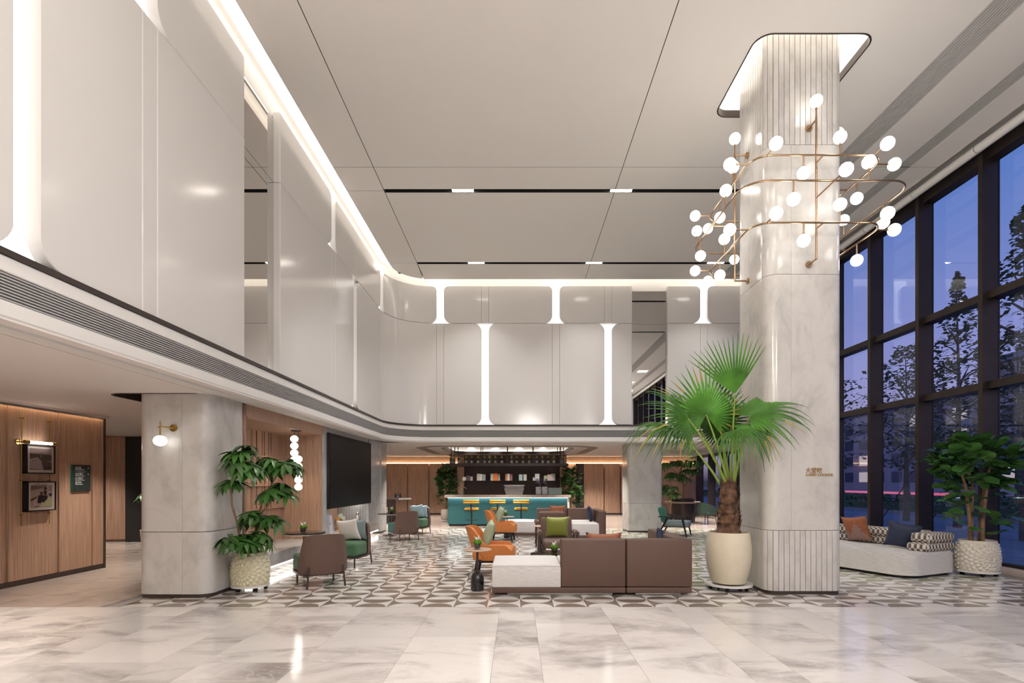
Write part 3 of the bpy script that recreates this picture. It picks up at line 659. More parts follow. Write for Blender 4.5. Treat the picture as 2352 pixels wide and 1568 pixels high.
# ---- window wall
XW, MY, MP = 8.15, 8.845, 1.405
def winbay(n, y0):
    y1 = y0+MP; tall = y0 < 14.9; top = 6.95 if tall else 2.6
    wn = struct('window_%d' % n, MB().box(7.885, XW+0.03, y0, y0+0.09, 0.1, 7.25 if tall else ZL), 'bronze', 'bronze framed window bay of the glazed street side', ang=0)
    lv = [(0.15, 3.07), (3.20, 4.59), (4.72, top)] if tall else [(0.15, 2.55)]
    for a, b in lv: part('pane', MB().box(XW-0.006, XW+0.006, y0+0.09, y1, a, b), 'window', wn, ang=0)
    for a, b in zip([0.10]+[q[1] for q in lv], [q[0] for q in lv]+[top+0.02]): part('transom', MB().box(7.96 if a > 1 else 8.06, XW+0.03, y0+0.09, y1, a, b if a < 5 or not tall else 7.25), 'bronze', wn, ang=0)
    part('glazing_bead', MB().box(8.06, XW, y0+0.09, y0+0.13, 0.15, top), 'blackm', wn, ang=0)
    if tall: part('blind_cassette', MB().tube([(7.80, y0+0.01, 7.13), (7.80, y1-0.01, 7.13)], 0.075, 14), 'white', wn)
n = 0; y = MY-10*MP
while y < YB1-0.3:
    n += 1; winbay(n, y); y += MP
struct('trim_10', MB().rbox(7.96, 8.3, YB0, YB1, -0.02, 0.10, 0.01, 2), 'floorb', 'low stone kerb under the windows')
struct('wall_window_head', MB().box(8.0, 8.4, YB0, 15.0, 7.25, 7.95).box(8.0, 8.4, 15.0, YB1+0.3, ZL, 7.95).box(7.66, 8.2, YB0, 15.0, 7.36, 7.5), 'panelback', 'wall strip above the windows', ang=0)

# ================================================================== BUILDERS
def pillow(name, label, w_, h_, t_, mat, loc, rot, cat='pillow', mats2=None, pinch=0.13):
    n = 12; mb = MB()
    def pt(u, v, s):
        c = 1-pinch*(1-abs(v)**1.5)*(abs(u)**6)*0.0; x = u*w_/2*(1-pinch*(1-v*v)*abs(u)**2); z = v*h_/2*(1-pinch*(1-u*u)*abs(v)**2)
        th = t_/2*((1-abs(u)**2.6)*(1-abs(v)**2.6))**0.55
        return (x, s*th, z)
    for s in (-1, 1):
        vs = [pt(-1+2*i/n, -1+2*j/n, s) for j in range(n+1) for i in range(n+1)]
        fs = [(j*(n+1)+i, j*(n+1)+i+1, (j+1)*(n+1)+i+1, (j+1)*(n+1)+i) for j in range(n) for i in range(n)]
        mi = []
        if mats2:
            for j in range(n):
                for i in range(n):
                    u = -1+2*(i+.5)/n; v = -1+2*(j+.5)/n; mi.append(1 if (v < 0.55-1.6*abs(u+0.15)) or (u > .45 and v < -.1) else 0)
            mb.add(vs, fs, 0); mb.m[-len(fs):] = mi
        else: mb.add(vs, fs, 0)
    me = mb.mesh(name, [mat]+([mats2] if mats2 else []), 80)
    bm = bmesh.new(); bm.from_mesh(me); bmesh.ops.remove_doubles(bm, verts=bm.verts[:], dist=1e-5); bmesh.ops.recalc_face_normals(bm, faces=bm.faces[:]); bm.to_mesh(me); bm.free()
    return tag(add(name, me, None, loc, rot), label, cat)

def sofa(label, x0, yf, sy):
    t = thing('sectional_sofa', label, 'sofa', (x0, yf, 0))
    def bx(a, b, c, d, e_, f_, r, puff=0.0):
        lo, hi = sorted((sy*c, sy*d)); return MB().rbox(a, b, lo, hi, e_, f_, r, 3, puff=puff)
    part('plinth', bx(0, 1.758, 0, 0.84, 0.035, 0.11, 0.012), 'brown', t)
    part('plinth', bx(1.772, 2.633, 0, 1.58, 0.035, 0.11, 0.012), 'brown', t)
    part('foot_rail', bx(0.2, 1.60, 0.06, 0.78, 0.0, 0.035, 0.004), 'steel', t)
    part('foot_rail', bx(1.90, 2.50, 0.06, 1.50, 0.0, 0.035, 0.004), 'steel', t)
    part('ottoman_cushion', bx(0, 0.906, 0.0, 0.84, 0.11, 0.38, 0.012), 'linen', t)
    part('ottoman_top', bx(0.002, 0.904, 0.002, 0.838, 0.374, 0.415, 0.02, 0.025), 'linentop', t)
    part('seat_cushion', bx(0.906, 1.76, 0.17, 0.84, 0.11, 0.38, 0.012), 'linen', t)
    part('seat_top', bx(0.908, 1.758, 0.17, 0.838, 0.374, 0.415, 0.02, 0.025), 'linentop', t)
    part('seat_cushion', bx(1.772, 2.46, 0.17, 1.58, 0.11, 0.38, 0.012), 'linen', t)
    part('seat_top', bx(1.774, 2.46, 0.17, 1.578, 0.374, 0.415, 0.02, 0.025), 'linentop', t)
    part('back_panel', bx(0.906, 1.762, -0.004, 0.17, 0.112, 0.744, 0.025), 'brown', t)
    part('back_panel', bx(1.770, 2.637, -0.004, 0.17, 0.112, 0.744, 0.025), 'brown', t)
    part('side_panel', bx(2.44, 2.637, 0.17, 1.58, 0.112, 0.744, 0.025), 'brown', t)
    return t

def tub(n, prof_fn, th):   # shell swept round a U in plan; prof_fn(u) -> (half width, back, front, top z, bottom z) ; u in [-1,1]
    mb = MB(); k = 40; rows = 7; vo = []; vi = []
    for i in range(k+1):
        u = -1+2*i/k
        for j in range(rows+1):
            v = j/rows; x, y, z, nx, ny = prof_fn(u, v)
            vo.append((x, y, z)); vi.append((x-nx*th, y-ny*th, z+ (0.0 if j < rows else 0.0)))
    q = rows+1; no = len(vo); fs = []
    for i in range(k):
        for j in range(rows):
            a, b, c, d = i*q+j, (i+1)*q+j, (i+1)*q+j+1, i*q+j+1
            fs += [(a, b, c, d), (no+d, no+c, no+b, no+a)]
        fs += [(i*q+rows, (i+1)*q+rows, no+(i+1)*q+rows, no+i*q+rows), (i*q, no+i*q, no+(i+1)*q, (i+1)*q)]
    for j in range(rows):
        fs += [(j, j+1, no+j+1, no+j), (k*q+j, no+k*q+j, no+k*q+j+1, k*q+j+1)]
    return mb.add(vo+vi, fs)

def orange_chair(label, loc, rz):
    t = thing('tub_armchair', label, 'armchair', loc, rz, 'orange tub armchairs')
    def f(u, v):
        a = abs(u); s = 1 if u >= 0 else -1
        # plan: back arc for a<.5, arm for a>.5
        if a < 0.5: ang = a/0.5*PI/2; x = 0.34*math.sin(ang); y = -0.09-0.29*math.cos(ang); nx, ny = math.sin(ang), -math.cos(ang)
        else: x = 0.34; y = -0.09+(a-0.5)/0.5*0.43; nx, ny = 1.0, 0.0
        sm = lambda q: q*q*(3-2*q); cl = lambda q: max(0.0, min(1.0, q))
        top = 0.77-0.28*sm(cl((a-0.22)/0.30))-0.10*sm(cl((a-0.85)/0.15)); bot = 0.235
        z = bot+(top-bot)*v; sc_ = 0.80+0.20*min(1.0, (z-bot)/0.25)**0.7
        lean = -0.10*max(0, (z-0.45)/0.32)*(1-cl(a/0.5))
        return s*x*sc_, (y+0.02)*(sc_ if y < 0 else 1)+lean, z, s*nx, ny
    sh_ = part('shell', tub(0, f, 0.045), 'orange', t, ang=60)
    part('seat', MB().rbox(-0.275, 0.275, -0.30, 0.345, 0.235, 0.43, 0.06, 4, puff=0.02), 'orange', t)
    part('frame', MB().rbox(-0.25, 0.25, -0.24, 0.27, 0.20, 0.24, 0.01, 1), 'blackm', t)
    for sx_ in (-1, 1):
        for y0 in (-0.22, 0.25): part('leg', MB().tube([(sx_*0.22, y0, 0.235), (sx_*0.27, y0*1.18, 0.0)], [0.030, 0.017], 8), 'blackm', t)
    return t

def shell_chair(label, loc, rz, seat, group):
    t = thing('low_armchair', label, 'armchair', loc, rz, group)
    mb = MB(); k, rw = 22, 10; vo, vi = [], []
    for i in range(k+1):
        u = -1+2*i/k
        for j in range(rw+1):
            v = j/rw; hw = 0.355-0.075*v**1.6
            zt = 0.755-0.03*abs(u)**4; z = 0.185+(zt-0.185)*v
            if v < 0.12: hw *= 0.94+0.06*v/0.12
            y = -0.30-0.07*v+0.17*abs(u)**3.2*(1-0.25*v); x = hw*u
            vo.append((x, y, z)); vi.append((x*0.90, y+0.055*(1-0.35*abs(u)**4), z))
    q = rw+1; no = len(vo); fs = []
    for i in range(k):
        for j in range(rw):
            a, b, c, d = i*q+j, (i+1)*q+j, (i+1)*q+j+1, i*q+j+1; fs += [(a, b, c, d), (no+d, no+c, no+b, no+a)]
        fs += [(i*q+rw, (i+1)*q+rw, no+(i+1)*q+rw, no+i*q+rw), (i*q, no+i*q, no+(i+1)*q, (i+1)*q)]
    for j in range(rw): fs += [(j, j+1, no+j+1, no+j), (k*q+j, no+k*q+j, no+k*q+j+1, k*q+j+1)]
    part('backrest', mb.add(vo+vi, fs), 'brownf', t, ang=60)
    part('seat', MB().rbox(-0.315, 0.315, -0.10, 0.345, 0.195, 0.435, 0.05, 4, puff=0.015).rbox(-0.24, 0.24, -0.25, 0.05, 0.20, 0.432, 0.04, 3), seat, t)
    part('base', MB().prism([(-.29,.35),(-.32,.30),(-.32,-.08),(-.26,-.25),(.26,-.25),(.32,-.08),(.32,.30),(.29,.35)][::-1], 0.165, 0.198), 'legwood', t)
    for sx_ in (-1, 1):
        part('leg', MB().tube([(sx_*0.245, -0.335, 0.32), (sx_*0.25, -0.315, 0.17), (sx_*0.262, -0.275, 0.0)] if False else [(sx_*0.235, -0.330, 0.31), (sx_*0.262, -0.345, 0.0)], [0.013, 0.015], 8), 'legwood', t)
        part('leg', MB().tube([(sx_*0.262, 0.27, 0.17), (sx_*0.262, 0.27, 0.0)], 0.014, 8), 'legwood', t)
    return t

def lounge_chair(label, loc, rz):
    t = thing('wood_frame_armchair', label, 'armchair', loc, rz, 'brown armchairs with round wooden arms')
    part('seat', MB().rbox(-0.28, 0.28, -0.22, 0.34, 0.29, 0.43, 0.05, 4, puff=0.02), 'brownf', t)
    bk = MB().rbox(-0.29, 0.29, -0.05, 0.05, 0.0, 0.47, 0.045, 4); bk.xf(Matrix.Translation((0, -0.22, 0.36)) @ Matrix.Rotation(R(12), 4, 'X'))
    part('backrest', bk, 'brownf', t)
    wl_ = MB().rbox(-0.30, 0.30, -0.012, 0.012, 0.02, 0.44, 0.01, 2); wl_.xf(Matrix.Translation((0, -0.285, 0.36)) @ Matrix.Rotation(R(12), 4, 'X'))
    part('back_shell', wl_, 'brown', t)
    for s in (-1, 1):
        part('arm_pad', MB().tube([(s*0.335, -0.30, 0.545), (s*0.335, 0.0, 0.56), (s*0.335, 0.27, 0.555)], [0.045, 0.05, 0.047], 12), 'brownf', t)
        part('arm_rail', MB().tube([(s*0.335, 0.20, 0.53), (s*0.335, 0.30, 0.535)], 0.022, 10), 'legwood', t)
        part('leg', MB().tube([(s*0.335, 0.285, 0.53), (s*0.345, 0.31, 0.0)], [0.020, 0.013], 8), 'legwood', t)
        part('leg', MB().tube([(s*0.335, -0.28, 0.53), (s*0.345, -0.40, 0.0)], [0.020, 0.013], 8), 'legwood', t)
        part('seat_rail', MB().tube([(s*0.30, -0.26, 0.30), (s*0.30, 0.32, 0.32)], 0.016, 8), 'legwood', t)
    part('seat_rail', MB().tube([(-0.335, 0.29, 0.31), (0.335, 0.29, 0.31)], 0.014, 8), 'legwood', t)
    return t

def green_lounger(label, loc, rz):
    t = thing('lounge_chair', label, 'armchair', loc, rz)
    part('seat', MB().rbox(-0.30, 0.30, -0.28, 0.38, 0.26, 0.42, 0.04, 3, puff=0.015), 'greyblue', t)
    b = MB().rbox(-0.28, 0.28, -0.06, 0.06, 0.0, 0.44, 0.05, 4); b.xf(Matrix.Translation((0, -0.27, 0.37)) @ Matrix.Rotation(R(16), 4, 'X'))
    part('backrest', b, 'emerald', t)
    for s in (-1, 1):
        part('armrest', MB().rbox(s*0.34-0.035, s*0.34+0.035, -0.40, 0.30, 0.525, 0.55, 0.008, 2), 'blackm', t)
        part('leg', MB().tube([(s*0.34, 0.24, 0.53), (s*0.34, 0.36, 0.0)], [0.030, 0.018], 6), 'blackm', t)
        part('leg', MB().tube([(s*0.34, -0.14, 0.53), (s*0.34, -0.42, 0.0)], [0.032, 0.018], 6), 'blackm', t)
        part('side_rail', MB().tube([(s*0.33, -0.28, 0.27), (s*0.33, 0.33, 0.27)], 0.018, 6), 'blackm', t)
    return t

def green_tub(label, loc, rz):
    t = thing('tub_chair', label, 'armchair', loc, rz, 'dark green tub chairs by the far windows')
    def f(u, v):
        a = abs(u); s = 1 if u >= 0 else -1
        if a < 0.5: ang = a/0.5*PI/2; x = 0.33*math.sin(ang); y = -0.04-0.30*math.cos(ang); nx, ny = math.sin(ang), -math.cos(ang)
        else: x = 0.33; y = -0.04+(a-0.5)/0.5*0.34; nx, ny = 1.0, 0.0
        top = 0.76-0.16*max(0, min(1, (a-0.2)/0.5)); z = 0.33+(top-0.33)*v
        return s*x*(0.92+0.08*v), y*(0.92+0.08*v), z, s*nx, ny
    part('shell', tub(0, f, 0.06), 'deepgreen', t, ang=60)
    part('seat', MB().rbox(-0.28, 0.28, -0.28, 0.31, 0.33, 0.45, 0.04, 3), 'deepgreen', t)
    for s in (-1, 1):
        for y0 in (-0.26, 0.26): part('leg', MB().tube([(s*0.27, y0, 0.34), (s*0.30, y0*1.1, 0.0)], 0.015, 8), 'blackm', t)
    return t

def vase(label, loc, s=1.0):
    t = thing('flower_vase', label, 'vase', loc)
    part('glass', MB().lathe([(0.034*s, 0.0), (0.050*s, 0.02*s), (0.054*s, 0.06*s), (0.050*s, 0.085*s), (0.045*s, 0.085*s), (0.048*s, 0.06*s), (0.044*s, 0.022*s), (0.02*s, 0.012*s)], 18), 'crystal', t)
    part('filling', MB().lathe([(0.03*s, 0.014*s), (0.042*s, 0.03*s), (0.044*s, 0.075*s)], 14), 'beans', t)
    for a in range(3):
        x, y = 0.035*s*math.cos(a*2.1+0.4), 0.035*s*math.sin(a*2.1+0.4)
        part('moss_ball', MB().ball((x, y, 0.098*s), 0.036*s, 12), 'moss', t)
    pm = MB()
    for a in range(6):
        an = a*PI/3; c, q = math.cos(an), math.sin(an); l = 0.055*s
        k2 = 1.0 if a % 2 else 0.7
        pm.add([(0, 0, 0.125*s), (l*.45*c-0.016*s*q, l*.45*q+0.016*s*c, 0.152*s*k2+0.04*s*(1-k2)), (l*c*.95, l*q*.95, (0.192 if a % 2 else 0.168)*s), (l*.45*c+0.016*s*q, l*.45*q-0.016*s*c, 0.152*s)], [(0, 1, 2, 3)])
    part('flower', pm, 'petal', t)
    return t

def side_table(label, loc):
    t = thing('pedestal_table', label, 'side table', loc, group='pale topped pedestal side tables')
    part('base', MB().lathe([(0.085, 0.0), (0.092, 0.012), (0.092, 0.16), (0.085, 0.20), (0.062, 0.232), (0.036, 0.248), (0.036, 0.262)], 28), 'blkmarble', t)
    part('collar', MB().lathe([(0.04, 0.258), (0.042, 0.268), (0.03, 0.278)], 20), 'legwood', t)
    part('pole', MB().tube([(0, 0, 0.265), (0, 0, 0.55)], 0.017, 12), 'legwood', t)
    part('table_top', MB().lathe([(0.11, 0.548), (0.192, 0.556), (0.20, 0.565), (0.192, 0.571), (0.0005, 0.571)], 36), 'woodlight', t)
    return t

def round_table(label, loc, r, h):
    t = thing('round_table', label, 'table', loc, group='smoked glass round tables')
    part('base', MB().lathe([(r*0.55, 0.0), (r*0.55, 0.015), (0.05, 0.03), (0.035, 0.05), (0.035, h-0.03)], 28), 'legwood', t)
    part('table_top', MB().lathe([(r-0.01, h-0.022), (r, h-0.012), (r, h-0.002), (r-0.006, h), (0.0005, h)], 40), 'glassdark', t)
    part('rim', MB().lathe([(r-0.06, h-0.036), (r-0.02, h-0.036), (r-0.012, h-0.0225), (r-0.06, h-0.0225)], 40), 'white', t)
    return t

def stool(label, loc):
    t = thing('bar_stool', label, 'bar stool', loc, group='mustard bar stools')
    part('base', MB().lathe([(0.22, 0.0), (0.22, 0.012), (0.04, 0.03), (0.03, 0.04)], 28), 'blackm', t)
    part('pole', MB().tube([(0, 0, 0.03), (0, 0, 0.575)], 0.024, 10), 'blackm', t)
    part('footrest', MB().tube([(-0.19, -0.10, 0.27), (-0.12, -0.17, 0.27), (0.12, -0.17, 0.27), (0.19, -0.10, 0.27)], 0.012, 8), 'blackm', t)
    part('footrest', MB().tube([(0, 0, 0.27), (0, -0.17, 0.27)], 0.012, 8), 'blackm', t)
    part('seat', MB().rbox(-0.225, 0.225, -0.18, 0.20, 0.58, 0.66, 0.038, 4), 'mustard', t)
    part('seat_pan', MB().rbox(-0.21, 0.21, -0.17, 0.19, 0.56, 0.585, 0.01, 2), 'blackm', t)
    part('back_post', MB().tube([(0, -0.16, 0.57), (0, -0.23, 0.635), (0, -0.235, 0.815)], 0.020, 8), 'blackm', t)
    bk = MB(); n = 14
    for z0, z1 in ((0.795, 0.87), (0.86, 0.93)):
        vs = []; 
        for i in range(n+1):
            u = -1+2*i/n; x = u*0.255; y = -0.25+0.07*u*u
            vs += [(x, y, z0), (x, y-0.03, (z0+z1)/2), (x, y, z1), (x, y+0.035, z1-0.012), (x, y+0.035, z0+0.012)]
        fs = [(i*5+j, i*5+(j+1) % 5, (i+1)*5+(j+1) % 5, (i+1)*5+j) for i in range(n) for j in range(5)]+[tuple(range(5)), tuple(range(n*5+4, n*5-1, -1))]
        bk.add(vs, fs)
    part('backrest', bk, 'mustard', t, ang=50)
    return t

# ---- pots and plants
def petalpot(r, h, n=128, rows=52):   # carved chrysanthemum relief
    mb = MB(); vs = []; fs = []; cz = h*0.45; ca = -PI/2
    rnd = random.Random(2)
    for j in range(rows+1):
        v = j/rows; z = h*v; rr = r*(0.86+0.14*math.sin(PI*min(1, v*0.95+0.10))**0.8)
        for i in range(n):
            a = 2*PI*i/n; ad = (a-ca+PI) % (2*PI)-PI; m_ = round(ad/(PI/1.0)); ad2 = ad-m_*PI
            dx, dz = ad2*r, z-cz; d = math.hypot(dx, dz); th = math.atan2(dz, dx)
            ring = d/0.062; k = int(ring); cnt = 12+4*k; fr = ring-k
            ph = th/(2*PI)*cnt+0.5*k; w_ = abs((ph % 1)-0.5)*2
            dsp = 0.026*(1-w_**2)*(0.15+0.85*fr)-0.008
            if v > 0.94 or v < 0.04: dsp = 0
            q = rr+dsp; vs.append((q*math.cos(a), q*math.sin(a), z))
    for j in range(rows):
        for i in range(n): fs.append((j*n+i, j*n+(i+1) % n, (j+1)*n+(i+1) % n, (j+1)*n+i))
    o = rows*n; vs2 = [((r*0.82)*math.cos(2*PI*i/n), (r*0.82)*math.sin(2*PI*i/n), h-0.002) for i in range(n)]+[((r*0.80)*math.cos(2*PI*i/n), (r*0.80)*math.sin(2*PI*i/n), h-0.05) for i in range(n)]
    b = len(vs); vs += vs2
    for i in range(n):
        j = (i+1) % n; fs += [(o+i, o+j, b+j, b+i), (b+i, b+j, b+n+j, b+n+i)]
    fs += [tuple(range(b+n, b+2*n)), tuple(reversed(range(n)))]
    return mb.add(vs, fs)
def trolley(t, r, z=0.055):
    tr = part('tray', MB().lathe([(r*0.9, z), (r, z+0.004), (r, z+0.034), (r-0.012, z+0.034), (r-0.02, z+0.014), (0.001, z+0.014)], 36), 'tray', t)
    for a in range(5):
        an = a*2*PI/5+0.5; x, y = r*0.78*math.cos(an), r*0.78*math.sin(an)
        part('caster', MB().tube([(x-0.018, y, 0.026), (x+0.018, y, 0.026)], 0.026, 12), 'blackm', tr)
def leaflet(L, W, droop, fold=0.25, n=5):
    vs = []; fs = []
    for i in range(n+1):
        u = i/n; w_ = W*math.sin(PI*min(1, u*0.92+0.04))**0.75*(1 if 0 < i < n else 0.15); z = -droop*u*u
        vs += [(L*u, -w_, z+fold*w_), (L*u, 0, z), (L*u, w_, z+fold*w_)]
    for i in range(n):
        a = i*3; fs += [(a, a+3, a+4, a+1), (a+1, a+4, a+5, a+2)]
    return vs, fs
def umbrella_leaf(seed, L=0.185, k=9, W=0.032):
    rnd = random.Random(seed); mb = MB()
    for i in range(k):
        a = 2*PI*i/k+rnd.uniform(-.12, .12); l = L*rnd.uniform(0.8, 1.1); vs, fs = leaflet(l, W*rnd.uniform(.9, 1.15), l*rnd.uniform(0.45, 0.85))
        M_ = Matrix.Rotation(a, 4, 'Z') @ Matrix.Rotation(R(rnd.uniform(-14, 4)), 4, 'Y')
        mb.add([M_ @ Vector(v) for v in vs], fs)
    mb.add([(0.012*math.cos(q), 0.012*math.sin(q), 0.004) for q in (0, 2, 4)], [(0, 1, 2)])
    return mb.mesh('leaf', 'leaf', 60)
UL = [umbrella_leaf(s) for s in (1, 2, 3)]
def umbrella_tree(t, stems, crowns, mats='leaf', seed=1, scale=1.0):
    rnd = random.Random(seed)
    for pts, r0, r1 in stems:
        k = len(pts); part('branch', MB().tube(pts, [r0+(r1-r0)*i/(k-1) for i in range(k)], 8), 'stem', t)
    for (x, y, z, rad, n) in crowns:
        for i in range(n):
            a = 2*PI*i/n+rnd.uniform(-.4, .4); d = rad*rnd.uniform(0.45, 1.0); zz = z+rnd.uniform(-0.09, 0.07)-0.15*d
            px, py = x+d*math.cos(a), y+d*math.sin(a)
            stk = part('leaf_stalk', MB().tube([(x, y, z-0.10), ((x+px)/2, (y+py)/2, (z+zz)/2), (px, py, zz)], [0.005, 0.004, 0.003], 5), 'leaf', t)
            lf = add('leaf', rnd.choice(UL), stk, (px, py, zz), (R(rnd.uniform(-14, 14)), R(rnd.uniform(-14, 14))+0.35*d/rad*math.cos(0), a)); s = rnd.uniform(0.85, 1.15)*scale; lf.scale = (s, s, s)
def figleafmesh(L=0.20, W=0.075):
    vs, fs = leaflet(L, W, L*0.18, 0.22, 6); mb = MB()
    vs = [(x, y*(0.7+0.55*x/L), z+0.008*math.sin(9*x/L)) for x, y, z in vs]
    return mb.add(vs, fs).mesh('leaf', 'figleaf', 60)
FL = figleafmesh()
def fig_crown(t, blobs, n, seed, smin=0.8, smax=1.15):
    rnd = random.Random(seed); tot = sum(b[3]*b[4]*b[5] for b in blobs)
    for (x, y, z, a, b, c) in blobs:
        for i in range(max(3, round(n*a*b*c/tot))):
            th = rnd.uniform(0, 2*PI); ph = math.asin(rnd.uniform(-0.75, 1)); q = rnd.uniform(0.6, 1.0)
            d = Vector((math.cos(th)*math.cos(ph), math.sin(th)*math.cos(ph), math.sin(ph)))
            lf = add('leaf', FL, t, (x+d.x*a*q, y+d.y*b*q, z+d.z*c*q), (rnd.uniform(-.5, .5), R(rnd.uniform(-50, 15))-ph*0.3, th+rnd.uniform(-.5, .5)))
            s = rnd.uniform(smin, smax); lf.scale = (s, s, s)
def fan_leaf(L, nseg, spread, droop, seed, split=0.43, tip=0.0):
    rnd = random.Random(seed); mb = MB()
    for i in range(nseg):
        a = -spread/2+spread*i/(nseg-1); l = L*(0.80+0.20*math.cos(a*0.75))*rnd.uniform(0.92, 1.05); da = spread/(nseg-1)/2*1.04; n = 8; vs = []
        dj = droop*rnd.uniform(0.6, 1.4)
        for k in range(n+1):
            u = k/n; r = l*(0.02+0.98*u)
            hw = r*math.tan(da) if u < split else max(0.0012, l*split*math.tan(da)*(1-(u-split)/(1-split))**0.8)
            q = max(0, u-split*0.75); z = -dj*l*q*q*1.6+0.10*r*(1-math.cos(a))*0.0; rr = r-0.5*dj*l*q*q*q
            z += -0.10*l*(abs(a)/PI)*u
            for s_, lift in ((-1, hw*0.55), (0, 0), (1, hw*0.55)):
                vs.append((rr*math.cos(a)-s_*hw*math.sin(a), rr*math.sin(a)+s_*hw*math.cos(a), z+lift))
        fs = []
        for k in range(n):
            b = k*3; fs += [(b, b+3, b+4, b+1), (b+1, b+4, b+5, b+2)]
        o = len(mb.f); mb.add(vs, fs, 0)
        if rnd.random() < tip:
            for q in range(o+2*(n-3), o+2*n): mb.m[q] = 1
    return mb.mesh('leaf', ['palmleaf', 'palmtip'], 0)

# ================================================================== FURNITURE
def at(px, py, Y): return Vector(((px-CX)*Y/F, Y, EYE-(py-CY)*Y/F))
sofa('brown and white sectional sofa in the foreground, seen from behind', -0.326, 6.87, 1)
sofa('brown and white sectional sofa farther back, facing the viewer before the bar', -0.326, 15.10, -1)
pillow('throw_pillow', 'rust velvet pillow peeking over the foreground sofa back', 0.50, 0.42, 0.14, 'rust', (1.20, 7.16, 0.60), (R(-14), 0, 0))
pillow('throw_pillow', 'navy pillow in the corner of the foreground sofa', 0.44, 0.44, 0.15, 'navy', (2.16, 7.72, 0.60), (R(-12), R(12), R(62)))
pillow('throw_pillow', 'rust and rose patterned pillow on the farther sofa', 0.46, 0.46, 0.13, 'rust', (1.15, 14.80, 0.62), (R(15), 0, R(4)), mats2='dusty')
pillow('throw_pillow', 'navy pillow leaning at the side panel of the farther sofa', 0.46, 0.46, 0.14, 'navy', (1.98, 14.15, 0.63), (R(-10), 0, R(78)))

orange_chair('orange leather tub chair nearer the viewer, beside the black pedestal table', (-0.40, 8.62, 0), R(-94))
orange_chair('orange leather tub chair farther back, in front of the mustard stools', (-0.38, 13.32, 0), R(-96))
pillow('throw_pillow', 'sage green pillow in the nearer orange chair', 0.44, 0.44, 0.15, 'sage', (-0.46, 8.58, 0.655), (R(-20), R(8), R(-82)))
pillow('throw_pillow', 'sage green pillow in the farther orange chair', 0.44, 0.44, 0.15, 'sage', (-0.44, 13.30, 0.655), (R(-20), R(8), R(-78)))
lounge_chair('brown upholstered armchair holding the lime green pillow', (0.76, 9.75, 0), R(180))
lounge_chair('brown upholstered armchair turned away, facing the farther sofa', (0.80, 12.35, 0), 0)
pillow('throw_pillow', 'lime green satin pillow on the brown armchair', 0.45, 0.42, 0.15, 'lime', (0.755, 9.80, 0.655), (R(16), 0, 0))
side_table('pale wood pedestal table with black marble base, in the foreground', (-0.545, 7.22, 0))
side_table('pale wood pedestal table between farther orange chair and bar', (-0.26, 14.0, 0))
side_table('small pedestal table mostly hidden between the two brown armchairs', (0.53, 11.05, 0))
vase('glass vase with moss and white flower on the foreground pedestal table', (-0.545, 7.20, 0.571))
vase('glass vase with moss and white flower before the mustard stools', (-0.30, 14.0, 0.571))
round_table('low smoked glass table behind the foreground sofa', (0.64, 8.16, 0), 0.43, 0.38)
vase('glass vase with moss and white flower on the low smoked table', (0.585, 8.13, 0.38), 1.05)

A1 = shell_chair('brown backed low armchair with green seat, rear turned to the viewer', (-2.89, 7.68, 0), R(34.5), 'green', 'low armchairs along the marble bench')
shell_chair('brown backed low armchair with green seat and quilted cushions', (-3.02, 9.40, 0), R(168), 'green', 'low armchairs along the marble bench')
shell_chair('brown backed low armchair with teal seat, near the grey column', (-2.93, 13.56, 0), R(34.5), 'teal', 'low armchairs along the marble bench')
shell_chair('brown backed low armchair with green seat and pale blue cushions', (-2.90, 15.26, 0), R(168), 'green', 'low armchairs along the marble bench')
pillow('throw_pillow', 'grey tweed back cushion on the nearer green seated armchair', 0.52, 0.40, 0.14, 'greyblue', (-2.98, 9.58, 0.62), (R(12), 0, R(-12)))
pillow('throw_pillow', 'quilted cream pillow on the nearer green seated armchair', 0.42, 0.42, 0.12, 'cream', (-3.03, 9.40, 0.63), (R(18), R(-6), R(-10)))
pillow('throw_pillow', 'pale blue back cushion on the farther low armchair', 0.52, 0.40, 0.14, 'paleblue', (-2.86, 15.44, 0.62), (R(12), 0, R(-12)))
pillow('throw_pillow', 'pale blue square pillow on the farther low armchair', 0.42, 0.42, 0.12, 'paleblue', (-2.91, 15.26, 0.63), (R(18), R(-6), R(-10)))
round_table('smoked glass round table beside the wood niche', (-3.70, 9.12, 0), 0.36, 0.62)
vase('glass vase with moss and white flower by the wood niche', (-3.70, 9.05, 0.62))
round_table('dark round table beside the grey column', (-3.56, 14.62, 0), 0.34, 0.62)
vase('glass vase with moss and white flower by the grey column', (-3.50, 14.60, 0.62))

green_lounger('emerald backed lounge chair with black wooden frame and grey seat', (4.42, 14.55, 0), R(-118))
green_tub('dark green tub chair near the far windows, the more open one', (6.75, 18.6, 0), R(-60))
green_tub('dark green tub chair near the far windows, turned sideways behind palm', (7.25, 17.75, 0), R(20))

